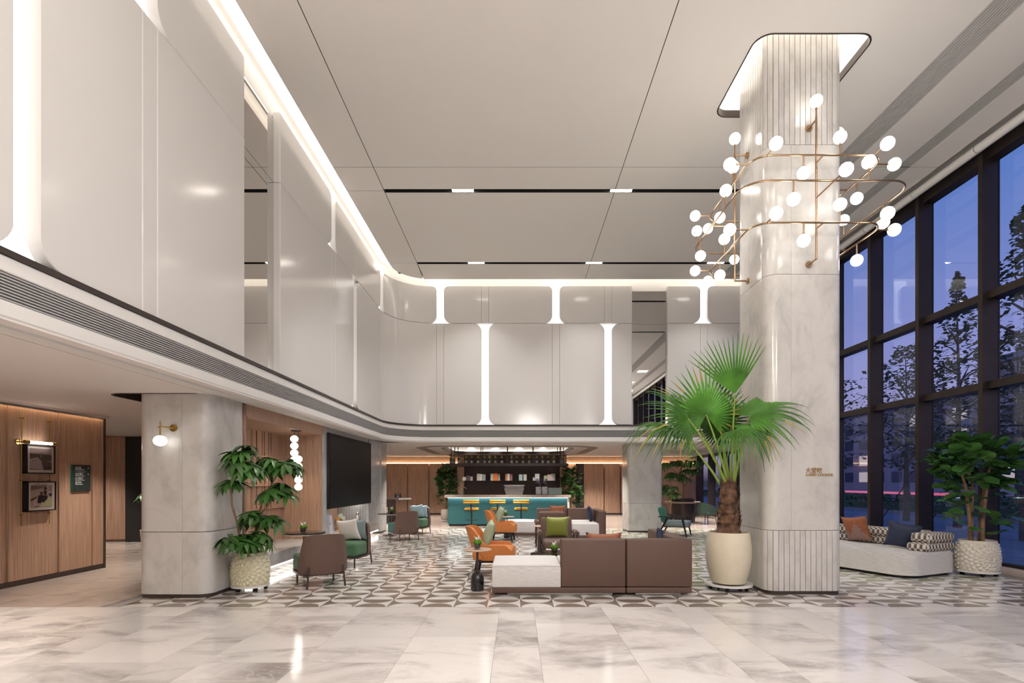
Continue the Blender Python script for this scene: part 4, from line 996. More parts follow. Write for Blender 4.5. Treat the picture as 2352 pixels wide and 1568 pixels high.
# ---- curved window sofa
O = Vector((5.98, 7.97, 0)); an = math.atan2(-0.42, 0.907)     # local x: across (to the window), local y: along, away
ws = thing('curved_sofa', 'pale grey rounded sofa with patterned back rolls by the windows', 'sofa', O, R(23))
SWD, SLN = 1.36, 2.7
part('seat', MB().prism(rrect(0, SWD, 0, SLN, 0.30, 8), 0.045, 0.36).prism(rrect(0.02, SWD-0.02, 0.02, SLN-0.02, 0.29, 8), 0.36, 0.385), 'linen', ws)
part('plinth', MB().prism(rrect(0.05, SWD-0.05, 0.05, SLN-0.05, 0.28, 8), 0.0, 0.045), 'blackm', ws)
def striped(name, base, dark):
    m, nt, b = _mat(name); b.inputs['Roughness'].default_value = 0.85
    ck = N(nt, 'TexChecker'); ck.inputs[1].default_value = (*base, 1); ck.inputs[2].default_value = (*dark, 1); ck.inputs['Scale'].default_value = 1.0
    nt.links.new(coords(nt, False, (24, 24, 14)), ck.inputs['Vector']); nt.links.new(ck.outputs[0], b.inputs['Base Color']); return m
MT['checks'] = striped('block_pattern', (0.58, 0.53, 0.48), (0.11, 0.085, 0.07))
for k, (z0, z1) in enumerate(((0.385, 0.53), (0.525, 0.68))):
    part('back_roll', MB().rbox(SWD-0.34, SWD-0.03, 0.36, SLN-0.1, z0, z1, 0.055, 3), 'checks', ws)
    part('arm_roll', MB().rbox(0.56 if k == 0 else 0.66, SWD-0.03, 0.06, 0.38, z0-0.01, z1-0.01, 0.055, 3), 'checks', ws)
def wsp(x, y, z): return O+Matrix.Rotation(R(23), 3, 'Z') @ Vector((x, y, z))
pillow('throw_pillow', 'rust patterned pillow on the window sofa', 0.50, 0.50, 0.15, 'rust', wsp(0.92, 1.42, 0.63), (R(-16), R(6), R(112)), mats2='dusty')
pillow('throw_pillow', 'navy pillow on the window sofa', 0.48, 0.46, 0.15, 'navy', wsp(0.78, 0.55, 0.60), (R(-14), R(-10), R(148)))
# second small white sofa glimpsed behind the palm pot
s2 = thing('small_sofa', 'white sofa with patterned back glimpsed behind the palm trunk', 'sofa', (5.55, 12.6, 0), R(20))
part('seat', MB().rbox(-0.6, 0.6, -0.45, 0.45, 0.05, 0.40, 0.06, 3), 'linen', s2); part('back_roll', MB().rbox(-0.1, 0.6, 0.2, 0.45, 0.40, 0.66, 0.06, 3), 'checks', s2); part('plinth', MB().box(-0.55, 0.55, -0.4, 0.4, 0, 0.05), 'blackm', s2)

# ---- television, books on the bench
t = thing('television', 'large black television on the grey marble wall', 'television', (-3.93, 12.44, 0))
csg = part('casing', MB().box(-0.02, 0.022, -1.56, 1.56, 0.93, 2.525), 'blackm', t, ang=0)
part('screen', MB().box(0.022, 0.030, -1.55, 1.55, 0.94, 2.515), 'screen', csg, ang=0)
bk = [('grey magazine', (0.45, 0.42, 0.4)), ('orange covered book', (0.75, 0.2, 0.03)), ('white paperback', (0.7, 0.7, 0.68)), ('dark brown book', (0.08, 0.05, 0.05)), ('tan box file', (0.35, 0.2, 0.1)), ('lilac magazine', (0.4, 0.35, 0.45)), ('yellow magazine', (0.6, 0.35, 0.06)), ('ochre book', (0.45, 0.22, 0.05)), ('pale green book', (0.35, 0.42, 0.3)), ('cream book', (0.6, 0.55, 0.45)), ('silver book', (0.5, 0.52, 0.53))]
def book(label, col, w_, h_, d_, loc, rz, tilt=0.0, group=None):
    t = thing('book', label, 'book', loc, rz, group); k = pcol('%02d%02d%02d' % tuple(int(c*99) for c in col), col)
    M_ = Matrix.Rotation(tilt, 4, 'X')
    part('cover', MB().box(-w_/2, w_/2, 0, 0.004, 0, h_).box(-w_/2, w_/2, d_-0.004, d_, 0, h_).box(-w_/2, -w_/2+0.004, 0.004, d_-0.004, 0, h_).xf(M_), [k], t, ang=0)
    part('pages', MB().box(-w_/2+0.004, w_/2-0.006, 0.004, d_-0.004, 0.004, h_-0.006).xf(M_), 'paper', t, ang=0)
    return t
rnd = random.Random(9)
for i, (nm, col) in enumerate(bk):
    y = 11.30+i*0.21
    book('%s standing on the bench below the television' % nm, col, rnd.uniform(0.16, 0.24), rnd.uniform(0.28, 0.40), 0.03, (-4.25-rnd.uniform(0, 0.25), y, 0.335), R(90+rnd.uniform(-25, 10)), R(-10))
t = thing('figurine', 'small dark metal figurine at the end of the bench', 'figurine', (-4.18, 13.72, 0.335))
part('body', MB().lathe([(0.05, 0), (0.055, 0.02), (0.03, 0.05), (0.06, 0.12), (0.075, 0.20), (0.05, 0.27), (0.028, 0.30)], 14).tube([(0.06, 0, 0.2), (0.11, 0.02, 0.14), (0.07, 0.05, 0.09)], 0.018, 7).tube([(-0.06, 0, 0.2), (-0.11, 0.02, 0.13), (-0.06, 0.05, 0.10)], 0.018, 7), 'steel', t)
part('head', MB().ball((0, 0, 0.335), 0.045, 12), 'steel', t)
m_ = thing('magazine_rack', 'low white rack full of colourful magazines under the television', 'rack', (-4.20, 11.20, 0.335))
part('tray', MB().box(-0.12, 0.20, -0.10, 0.10, 0, 0.01).box(-0.12, -0.11, -0.1, 0.1, 0, 0.22).box(-0.12, 0.2, 0.09, 0.1, 0.0, 0.22), 'plastic', m_, ang=0)
for i, c_ in enumerate(((0.6, 0.3, 0.03), (0.15, 0.1, 0.25), (0.7, 0.7, 0.7), (0.3, 0.45, 0.08))): part('magazine', MB().box(-0.08+i*0.06, -0.035+i*0.06, -0.09, -0.085, 0.01, 0.20-0.01*i), [pcol('mag%d' % i, c_)], m_, ang=0)

# ---- niche pendants
def pendant(label, loc, ztop, n):
    t = thing('pendant_lamp', label, 'pendant lamp', loc)
    part('canopy', MB().lathe([(0.055, ztop-0.02), (0.055, ztop)], 20), 'legwood', t)
    part('cord', MB().tube([(0, 0, n*0.128), (0, 0, ztop-0.02)], 0.006, 6), 'legwood', t)
    for k in range(n): part('globe', MB().ball((0, 0, 0.064+k*0.128), 0.069, 18, sz=0.93), 'globe', t)
    return t
YP = 9.55
pendant('string of five glowing globes hanging higher in the niche', (at(676, 0, YP).x, YP, at(0, 1080, YP).z), 2.44-at(0, 1080, YP).z, 5)
pendant('string of five glowing globes hanging lower in the niche', (at(685.5, 0, YP+0.05).x, YP+0.05, at(0, 1126, YP).z), 2.44-at(0, 1126, YP).z, 5)

# ---- globe wall lamp on the near column
zs = at(0, 1012, 6.6).z; xs = at(368, 0, 6.6).x
t = thing('wall_lamp', 'brass wall lamp with one white globe on the short column', 'wall lamp', (xs, 6.60, zs))
part('globe', MB().ball((0, 0, 0), 0.078, 24, sz=0.86), 'globe', t)
part('stem', MB().tube([(0, 0, 0.06), (0, 0, 0.25)], 0.009, 8), 'brassy', t)
part('arm', MB().tube([(-0.03, 0, 0.175), (0.06, 0.0, 0.175), (0.085, 0.14, 0.175)], 0.009, 8), 'brassy', t)
part('rosette', MB().tube([(0.085, 0.115, 0.175), (0.085, 0.14, 0.175)], 0.045, 20), 'brassy', t)

# ---- pictures, picture lamp, sign on the walnut wall (face X = -7.2)
def onwall(px, py): # point on the plane X = -7.17
    Y = -7.17*F/(px-CX); return Vector((-7.17, Y, EYE-(py-CY)*Y/F))
def picture(label, p0, p1, shapes, txt=None):
    a, b = onwall(*p0), onwall(*p1); w_ = b.y-a.y; h_ = a.z-b.z
    t = thing('framed_picture', label, 'picture', (-7.12, (a.y+b.y)/2, b.z))
    part('frame', MB().box(-0.07, 0.012, -w_/2, -w_/2+0.015, 0, h_).box(-0.07, 0.012, w_/2-0.015, w_/2, 0, h_).box(-0.07, 0.012, -w_/2, w_/2, 0, 0.015).box(-0.07, 0.012, -w_/2, w_/2, h_-0.015, h_), 'blackm', t, ang=0)
    mbd = part('mat_board', MB().box(-0.06, 0.0, -w_/2+0.015, w_/2-0.015, 0.015, h_-0.015), 'paper', t, ang=0)
    iw, ih = w_-0.11, h_-0.11
    for k, (poly, c_) in enumerate(shapes):
        vs = [(0.001+0.0006*k, -iw/2+u*iw, 0.055+v*ih) for u, v in poly]; part('print', MB().add(vs, [tuple(range(len(vs)))]), [pcol('print_%d%d%d' % tuple(int(q*99) for q in c_), c_)], mbd, ang=0)
    if txt:
        for k, (s_, u, v, sz, ro) in enumerate(txt): add('lettering', textmesh(s_, sz, 0.0002, m='blackm'), mbd, (0.006, -iw/2+u*iw, 0.055+v*ih), (PI/2, R(ro), PI/2))
    part('glass', MB().box(0.010, 0.0115, -w_/2+0.015, w_/2-0.015, 0.015, h_-0.015), 'picglass', t, ang=0)
    return a, b
sq = [(0, 0), (1, 0), (1, 1), (0, 1)]
picture('sepia photograph of a river in a black frame, the upper picture', (52, 1019), (118, 1088), [(sq, (0.20, 0.14, 0.13)), ([(0, .72), (1, .66), (1, 1), (0, 1)], (0.30, 0.23, 0.22)), ([(0, .5), (1, .45), (1, .72), (0, .76)], (0.06, 0.045, 0.04)),
    ([(0, .08), (.62, 0), (.50, .42), (.35, .60), (0, .50)], (0.36, 0.28, 0.27)), ([(.62, 0), (1, 0), (1, .35), (.5, .55)], (0.09, 0.06, 0.055)), ([(.45, .58), (.55, .58), (.55, .80), (.45, .78)], (0.16, 0.12, 0.07)), ([(.1, .40), (.3, .44), (.3, .46), (.1, .42)], (0.08, 0.06, 0.05))])
picture('comic style coffee poster in a black frame, the lower picture', (54, 1105), (120, 1171), [(sq, (0.42, 0.30, 0.26)), ([(.30, .20), (.72, .15), (.78, .52), (.35, .55)], (0.02, 0.015, 0.02)), ([(.60, .55), (.72, .55), (.74, .72), (.58, .72)], (0.03, 0.02, 0.02)), ([(.58, .80), (.76, .80), (.70, .92), (.62, .92)], (0.05, 0.04, 0.04)),
    ([(.62, .72), (.69, .72), (.69, .80), (.62, .80)], (0.05, 0.04, 0.04)), ([(0, .38), (.28, .50), (.28, .42), (0, .28)], (0.04, 0.03, 0.03)), ([(.10, .02), (.24, .02), (.27, .22), (.20, .45), (.13, .25)], (0.50, 0.36, 0.33)), ([(.12, .0), (.36, .02), (.36, .05), (.12, .03)], (0.03, 0.02, 0.02)),
    ([(.55, .05), (.98, .02), (.98, .40), (.80, .42), (.62, .25)], (0.40, 0.40, 0.20)), ([(.40, .02), (.60, .02), (.64, .20), (.48, .24)], (0.45, 0.36, 0.22)), ([(.84, .48), (.94, .48), (.97, .62), (.80, .62)], (0.05, 0.03, 0.03)), ([(.82, .72), (.98, .70), (.98, .95), (.82, .94)], (0.30, 0.20, 0.17)), ([(.44, .52), (.52, .52), (.52, .70), (.40, .68)], (0.06, 0.04, 0.04))],
    [('BUILT', .02, .86, 0.055, -12), ('DIFFERENT', .0, .74, 0.055, -14)])
hg = thing('picture_rail', 'slim brass rods and clips that hang the two pictures', 'picture rail', (-7.20, 0, 0))
for px in (50, 113.5):
    a = onwall(px, 935); part('rod', MB().tube([(0.03, a.y, 2.50), (0.03, a.y, 0.86)], 0.006, 8), 'brassy', hg); part('clip', MB().tube([(0.0, a.y, 2.42), (0.06, a.y, 2.42)], 0.009, 8), 'brassy', hg)
    for z in (1.52, 1.02): part('clip', MB().tube([(0.0, a.y, z), (0.04, a.y, z)], 0.007, 8), 'brassy', hg)
a, b = onwall(42, 1014), onwall(113, 1018)
pl = thing('picture_lamp', 'brass tube lamp above the upper picture', 'picture lamp', (-7.12, (a.y+b.y)/2, a.z)); l_ = (b.y-a.y)/2
part('tube', MB().tube([(0.04, -l_*0.72, 0), (0.04, l_*0.80, 0)], 0.020, 14), 'led', pl)
for s in (-1, 1): part('holder', MB().tube([(0.04, s*l_*0.74, 0), (0.04, s*l_*1.0, 0)], 0.028, 14), 'brassy', pl); part('rosette', MB().tube([(-0.08, s*l_*0.9, 0), (0.04, s*l_*0.9, 0)], 0.012, 10).tube([(-0.08, s*l_*0.9, 0), (-0.065, s*l_*0.9, 0)], 0.045, 18), 'brassy', pl)
a, b = onwall(167, 1067), onwall(208, 1127); w_, h_ = b.y-a.y, a.z-b.z
sg = thing('direction_sign', 'dark green direction sign with white bilingual lettering on the walnut wall', 'sign', (-7.20, (a.y+b.y)/2, b.z))
sgb = part('board', MB().box(0.006, 0.03, -w_/2, w_/2, 0, h_), 'signgreen', sg, ang=0)
part('edge', MB().box(0.0, 0.026, -w_/2-0.006, -w_/2, 0, h_), 'signedge', sg, ang=0)
def sgt(s_, u, v, sz): add('lettering', textmesh(s_, sz, 0.0003), sgb, (0.031, -w_/2+u*w_, v*h_), (PI/2, 0, PI/2))
for cn, en, v in (('会议室', 'Meeting Room', .86), ('全日餐厅', 'All Day Dining', .63), ('多功能厅', 'Function Room', .46), ('洗手间', 'Wash Room', .30)):
    sgt(cn, .13, v, 0.040); sgt(en, .13, v-.058, 0.030)
sgt('<', .82, .85, 0.06); sgt('>', .82, .60, 0.06)
part('rule', MB().box(0.030, 0.0312, -w_/2+.13*w_, w_/2-.25*w_, .745*h_, .75*h_), 'ink', sgb, ang=0)

# ---- brass lettering on the tall column (front face Y = 6.95)
lt = thing('wall_lettering', 'brass LOBBY LOUNGE lettering on the tall marble column', 'lettering', (at(1850, 0, 6.95).x, 6.945, at(0, 1093, 6.95).z))
add('lettering', textmesh('LOBBY LOUNGE', 0.050, 0.005, m='goldletter'), lt, (0, 0, 0), (PI/2, 0, 0)); add('lettering', textmesh('大堂吧', 0.078, 0.005, m='goldletter'), lt, (0, 0, 0.048), (PI/2, 0, 0))
me_ = lt.children if False else None
for o in kids(lt):
    xs_ = [v.co.x for v in o.data.vertices]; w0 = max(xs_)-min(xs_); tgt = (0.36 if 'LOB' and w0 > 0 and o.location.z < 0.01 else 0.212)
    o.scale = (tgt/w0, 1, 1)

# ================================================================== BAR
XB0, XB1, YBAR = -2.335, 1.714, 17.73
bar = thing('bar_counter', 'long teal bar counter with stone top and lit edge', 'bar counter', ((XB0+XB1)/2, YBAR, 0)); hw = (XB1-XB0)/2
part('front_panel', MB().box(-hw, hw, 0, 0.5, 0.06, 0.555), 'tealbar', bar, ang=0); part('front_panel', MB().box(-hw, hw, 0, 0.5, 0.560, 0.96), 'tealbar', bar, ang=0)
part('plinth', MB().box(-hw+0.03, hw-0.03, 0.04, 0.5, 0, 0.06), 'black', bar, ang=0)
stp = part('stone_top', MB().rbox(-hw-0.09, hw+0.10, -0.22, 0.62, 0.965, 1.06, 0.006, 1), 'stone', bar)
part('end_panel', MB().box(hw, hw+0.06, -0.12, 0.5, 0, 0.965), 'white', bar, ang=0)
part('light_strip', MB().box(-hw, hw, -0.07, -0.05, 0.956, 0.964), 'ledbar', stp, ang=0)
for i, px in enumerate((1083, 1143, 1197)):
    X = (px-CX)*16.9/F; stool(['mustard bar stool nearest the potted fig', 'mustard bar stool in the middle of the three', 'mustard bar stool nearest the brown sofa'][i], (X, 16.95, 0))
bb = struct('wall_backbar', MB().box(-2.1, 1.72, 20.9, 21.0, 0, 2.55), 'darkwood', 'dark back wall of the bar')
for a, b in ((-2.34, -2.1), (1.72, 1.98)): part('board', MB().box(a, b, 20.75, 21.0, 0, 2.6), 'wood', bb, ang=0)
sh0 = tag(part('wall_shelf', MB().box(-2.08, 1.70, 20.62, 20.9, 1.52, 1.545), 'darkwood', ang=0), 'dark wall shelf of books behind the bar', 'shelf')
def bx_(px): return (px-CX)*20.72/F
bars = [(1066, .075, .10, (0.7, 0.68, 0.6), 'small white'), (1075, .085, .14, (0.10, 0.07, 0.10), 'dark violet'), (1083, .05, .11, (0.45, 0.4, 0.38), 'grey patterned'), (1099, .07, .19, (0.55, 0.5, 0.5), 'pale mauve'), (1105, .07, .18, (0.65, 0.65, 0.62), 'white'), (1111, .08, .17, (0.30, 0.30, 0.32), 'grey photo'),
        (1130, .06, .19, (0.5, 0.55, 0.55), 'pale green'), (1138, .09, .20, (0.85, 0.22, 0.03), 'bright orange'), (1146, .05, .18, (0.6, 0.58, 0.6), 'light grey'), (1163, .05, .19, (0.55, 0.25, 0.10), 'rust striped'), (1168, .05, .19, (0.65, 0.66, 0.64), 'cool white'), (1174, .05, .18, (0.35, 0.16, 0.15), 'maroon'),
        (1196, .08, .17, (0.40, 0.58, 0.62), 'aqua'), (1206, .07, .17, (0.62, 0.58, 0.58), 'rose white'), (1226, .04, .09, (0.62, 0.62, 0.62), 'tiny white'), (1234, .10, .19, (0.74, 0.74, 0.76), 'large white'), (1253, .07, .14, (0.58, 0.62, 0.45), 'pale olive'), (1262, .09, .17, (0.60, 0.50, 0.45), 'berry patterned'), (1271, .09, .19, (0.70, 0.68, 0.70), 'tall pale')]
for px, w2, h2, c_, nm in bars: book('%s book standing on the bar shelf' % nm, c_, w2*1.8, h2*1.45, 0.022, (bx_(px), 20.72+random.uniform(-.03, .03), 1.545), R(random.uniform(-4, 4)), R(-6), 'books on the bar shelf')
for px in (1075, 1105, 1138, 1168, 1201, 1234, 1262): spot('shelf_fill', (bx_(px), 20.45, 2.5), P_BAR*0.22, 50, 0.6)  # added spots with no fixture, lifting the brightness of the shelf books
# sink tap, espresso machine, grinders, cake case
def on_bar(px, Y=18.1): return ((px-CX)*Y/F, Y, 1.06)
t = thing('bar_tap', 'chrome tap rising from the bar counter', 'tap', on_bar(1061)); 
part('spout', MB().tube([(0, 0, 0), (0, 0, 0.20), (0.03, 0, 0.245), (0.09, 0, 0.25), (0.16, 0, 0.20)], 0.016, 10), 'chrome', t); part('collar', MB().lathe([(0.03, 0), (0.03, 0.02), (0.018, 0.03)], 16), 'chrome', t)
t = thing('espresso_machine', 'steel espresso machine in the middle of the bar counter', 'coffee machine', on_bar(1181))
part('body', MB().add([(-0.28, -0.15, 0), (0.28, -0.15, 0), (0.28, 0.25, 0), (-0.28, 0.25, 0), (-0.34, -0.18, 0.20), (0.34, -0.18, 0.20), (0.34, 0.25, 0.20), (-0.34, 0.25, 0.20)], [(3, 2, 1, 0), (4, 5, 6, 7), (0, 1, 5, 4), (1, 2, 6, 5), (2, 3, 7, 6), (3, 0, 4, 7)]), 'steel', t)
part('window_band', MB().box(-0.33, 0.33, -0.175, 0.25, 0.20, 0.29), 'hopper', t, ang=0); part('inner_block', MB().box(-0.26, 0.10, -0.10, 0.2, 0.20, 0.285), 'rust', t, ang=0)
part('top', MB().rbox(-0.355, 0.355, -0.20, 0.27, 0.29, 0.33, 0.008, 2), 'steel', t)
for i, (px, nm) in enumerate(((1236.5, 'white coffee grinder nearer the espresso machine'), (1251, 'white coffee grinder beside the glass cake case'))):
    t = thing('coffee_grinder', nm, 'coffee grinder', on_bar(px), group='coffee grinders')
    part('body', MB().rbox(-0.095, 0.095, -0.14, 0.14, 0, 0.27, 0.03, 3), 'plastic', t); part('badge', MB().box(0.02, 0.055, -0.142, -0.14, 0.18, 0.215), [pcol('badge', (0.5, 0.08, 0.05))], t, ang=0)
    part('neck', MB().lathe([(0.05, 0.27), (0.045, 0.30)], 16), 'blackm', t); hp = part('hopper', MB().lathe([(0.055, 0.30), (0.085, 0.345), (0.092, 0.50), (0.088, 0.55), (0.02, 0.552)], 20), 'hopper', t); part('beans', MB().lathe([(0.05, 0.303), (0.075, 0.345), (0.077, 0.39)], 16), 'beans', hp)
t = thing('cake_case', 'small pale green glass cake case at the bar end', 'display case', on_bar(1274))
part('frame', MB().box(-0.23, 0.23, -0.16, 0.16, 0, 0.02).box(-0.23, 0.23, -0.16, 0.16, 0.215, 0.23).box(-0.23, -0.21, -0.16, -0.14, 0, 0.22).box(0.20, 0.23, -0.16, 0.16, 0, 0.22), [pcol('mint', (0.30, 0.48, 0.40))], t, ang=0)
part('glass', MB().box(-0.21, 0.20, -0.155, -0.15, 0.02, 0.215), 'crystal', t, ang=0); part('back', MB().box(-0.21, 0.20, 0.10, 0.12, 0.02, 0.215), [pcol('aquaback', (0.25, 0.50, 0.52))], t, ang=0)
# hanging bottle rack
RX0, RX1, RY0, RY1 = -2.40, 1.74, 17.55, 18.75; ZB, ZTP = at(0, 1068, 17.7).z, at(0, 1046, 17.7).z
rk = thing('hanging_rack', 'dark metal bottle rack hanging above the bar', 'rack', (0, 0, 0))
part('tray', MB().prism(rrect(RX0, RX1, RY0, RY1, 0.10), ZB, ZB+0.015, holes=[rrect(RX0+0.34, RX1-0.34, RY0+0.34, RY1-0.34, 0.05)]), 'bronze', rk)
part('guard', MB().prism(rrect(RX0-0.01, RX1+0.01, RY0-0.01, RY1+0.01, 0.10), ZB-0.03, ZB+0.06, holes=[rrect(RX0, RX1, RY0, RY1, 0.09)]), 'bronze', rk)
part('top_rail', MB().prism(rrect(RX0+0.10, RX1-0.10, RY0+0.06, RY1-0.06, 0.08), ZTP, ZTP+0.025, holes=[rrect(RX0+0.125, RX1-0.125, RY0+0.085, RY1-0.085, 0.07)]), 'bronze', rk)
for px in (1036.5, 1044.5, 1104.5, 1165, 1225.5, 1286, 1294):
    x = (px-CX)*17.65/F
    for y in (RY0+0.08, RY1-0.08): part('rod', MB().box(x-0.013, x+0.013, y-0.013, y+0.013, ZB, ZL+0.74), 'bronze', rk, ang=0)
for k in range(8):
    for x in (RX0+0.06, RX1-0.06): part('glass_hook', MB().box(x-0.03, x+0.03, RY0+0.1+k*0.14, RY0+0.13+k*0.14, ZB-0.07, ZB), 'bronze', rk, ang=0)
bm_ = MB().lathe([(0.036, 0), (0.038, 0.01), (0.038, 0.17), (0.030, 0.205), (0.014, 0.235)], 12).mesh('bottle_body', 'bottle'); bn_ = MB().lathe([(0.0335, 0.192), (0.0305, 0.206), (0.0165, 0.24), (0.0165, 0.30), (0.018, 0.305), (0.018, 0.318)], 10).mesh('bottle_neck', 'foil'); bl_ = MB().lathe([(0.0385, 0.05), (0.0387, 0.12)], 12).mesh('bottle_label', 'paperlabel')
ORD = 'first second third fourth fifth sixth seventh eighth ninth tenth eleventh twelfth thirteenth fourteenth fifteenth sixteenth'.split()
def bottle(x, y, label, sc_=1.15):
    t = thing('wine_bottle', label, 'bottle', (x, y, ZB+0.015), group='bottles on the hanging rack')
    for nm, q in (('glass', bm_), ('neck', bn_), ('paper_label', bl_)): add(nm, q, t).scale = (sc_, sc_, sc_)
for k, px in enumerate((1054, 1070.5, 1083.5, 1098, 1113, 1124.5, 1138, 1152.5, 1175, 1187, 1201, 1215.5, 1233, 1246, 1259, 1272)): bottle((px-CX)*17.72/F, 17.72, 'gold necked wine bottle, %s along the rack front counted from the tap end' % ORD[k])
for k in range(5):
    for x, e_ in ((RX0+0.15, 'tap'), (RX1-0.15, 'cake case')): bottle(x, RY0+0.28+k*0.17, 'wine bottle on the %s end of the rack, %s from the front' % (e_, ORD[k]))

# ---- reception desk glimpsed on the far side, with sign
dk = thing('reception_desk', 'dark wood reception desk with wedge shaped top', 'desk', (-4.75, 18.9, 0))
part('top', MB().prism([(-0.9, -0.35), (0.55, -0.35), (0.95, -0.12), (0.75, 0.3), (-0.9, 0.35)], 0.86, 0.92), 'darkwood', dk, ang=0)
part('body', MB().box(-0.9, 0.30, -0.25, 0.3, 0.05, 0.86), 'darkwood', dk, ang=0); part('drawer_unit', MB().box(-0.9, 0.15, -0.36, -0.26, 0.32, 0.60), 'stone', dk, ang=0); part('tip', MB().prism([(0.56, -0.352), (0.96, -0.12), (0.95, -0.10), (0.56, -0.33)], 0.862, 0.918), 'steel', dk, ang=0)
ds = thing('desk_sign', 'small black sign on the reception desk', 'sign', (-4.30, 18.9, 0.92)); part('plate', MB().box(-0.12, 0.12, -0.01, 0.01, 0, 0.15), 'blackm', ds, ang=0); part('rule', MB().box(-0.05, 0.05, -0.012, -0.0101, 0.105, 0.118).box(-0.04, 0.04, -0.012, -0.0101, 0.035, 0.05), 'ink', ds, ang=0)

# ================================================================== PLANTS
# fan palm beside the tall column
PX, PY = 2.965, 7.32
pm = thing('potted_fan_palm', 'tall fan palm in a smooth cream pot beside the marble column', 'potted palm', (PX, PY, 0))
trolley(pm, 0.315, 0.058)
part('pot', MB().lathe([(0.20, 0.094), (0.225, 0.10), (0.275, 0.25), (0.306, 0.45), (0.305, 0.60), (0.285, 0.745), (0.272, 0.80), (0.255, 0.80), (0.262, 0.74), (0.25, 0.73)], 48), 'potcream', pm)
part('soil', MB().lathe([(0.262, 0.735), (0.20, 0.765), (0.001, 0.775)], 30), 'soil', pm)
rnd = random.Random(4); prof = []
for k in range(22):
    u = k/21; prof.append(((0.145-0.045*u)*(1+0.10*(k % 2))*(1.08 if u < .1 else 1), 0.76+0.74*u))
part('trunk', MB().lathe(prof+[(0.05, 1.53)], 18), 'bark', pm)
for k in range(34):
    a = rnd.uniform(0, 2*PI); u = rnd.uniform(0.05, 1.0); z = 0.76+0.72*u; rr = (0.15-0.045*u); l = rnd.uniform(0.08, 0.16)
    c, s = math.cos(a), math.sin(a)
    part('bark_scale', MB().add([(rr*c-0.05*s, rr*s+0.05*c, z), (rr*c+0.05*s, rr*s-0.05*c, z), ((rr+0.035)*c+0.02*s, (rr+0.035)*s-0.02*c, z+l), ((rr+0.035)*c-0.02*s, (rr+0.035)*s+0.02*c, z+l)], [(0, 1, 2, 3)]), 'bark', pm)
def frond(base, hub, axis, nrm, L, nseg, spread, droop, seed, tip=0.0):
    base, hub = Vector(base), Vector(hub); ax = Vector(axis).normalized(); n_ = Vector(nrm); n_ = (n_-ax*n_.dot(ax)).normalized(); y_ = n_.cross(ax)
    mid = (base+hub)/2+Vector((0, 0, 0.06))
    st = part('leaf_stalk', MB().tube([base, base.lerp(mid, 0.5)+Vector((0, 0, .02)), mid, mid.lerp(hub, 0.5)+Vector((0, 0, .015)), hub], [0.021, 0.017, 0.014, 0.012, 0.009], 8), 'petiole', pm)
    lf = add('leaf', fan_leaf(L, nseg, spread, droop, seed, tip=tip), st)
    lf.matrix_local = Matrix(((ax.x, y_.x, n_.x, hub.x), (ax.y, y_.y, n_.y, hub.y), (ax.z, y_.z, n_.z, hub.z), (0, 0, 0, 1)))
B0 = Vector((0.0, 0.0, 1.46))
def rel(px, py, Y): v = at(px, py, Y); return Vector((v.x-PX, v.y-PY, v.z))
frond(B0+Vector((0.03, 0.0, 0)), rel(1688, 905, 6.86), (-0.17, 0.0, 1), (-0.25, -0.95, 0.05), 0.80, 18, R(82), 0.03, 1)
frond(B0+Vector((-0.02, -0.04, 0)), rel(1622, 952, 7.0), (-0.15, -0.25, 1), (0.1, -1, 0.25), 0.72, 40, R(285), 0.10, 2, 0.35)
frond(B0+Vector((-0.07, 0.0, -0.06)), rel(1552, 985, 7.2), (-1, -0.1, 0.22), (0.1, -0.35, 1), 0.74, 36, R(240), 0.75, 3, 0.10)
frond(B0+Vector((-0.03, 0.05, 0)), rel(1600, 972, 7.65), (-0.3, 0.1, 1), (0.1, -1, 0.35), 0.50, 34, R(290), 0.10, 4)
frond(B0+Vector((0.07, 0.0, -0.03)), rel(1722, 955, 7.0), (0.85, -0.15, 0.55), (-0.35, -0.55, 0.8), 0.78, 34, R(230), 0.60, 5, 0.12)
frond(B0+Vector((0.05, -0.05, -0.02)), rel(1694, 985, 6.90), (0.55, -0.5, -0.1), (-0.1, -0.55, 1), 0.60, 32, R(250), 0.85, 6, 0.10)
frond(B0+Vector((0.0, 0.06, 0)), rel(1655, 975, 7.75), (0.1, 0.2, -0.5), (0, -1, 0.1), 0.52, 30, R(270), 0.45, 7, 0.75)
frond(B0+Vector((-0.04, -0.05, 0)), rel(1580, 960, 6.9), (-0.8, -0.3, 0.5), (-0.2, -0.8, 0.7), 0.66, 34, R(230), 0.45, 8, 0.2)
frond(B0+Vector((0.02, 0.0, 0)), rel(1650, 968, 7.3), (0.3, 0.05, 0.9), (0.15, -1, 0.3), 0.60, 34, R(240), 0.12, 9, 0.1)

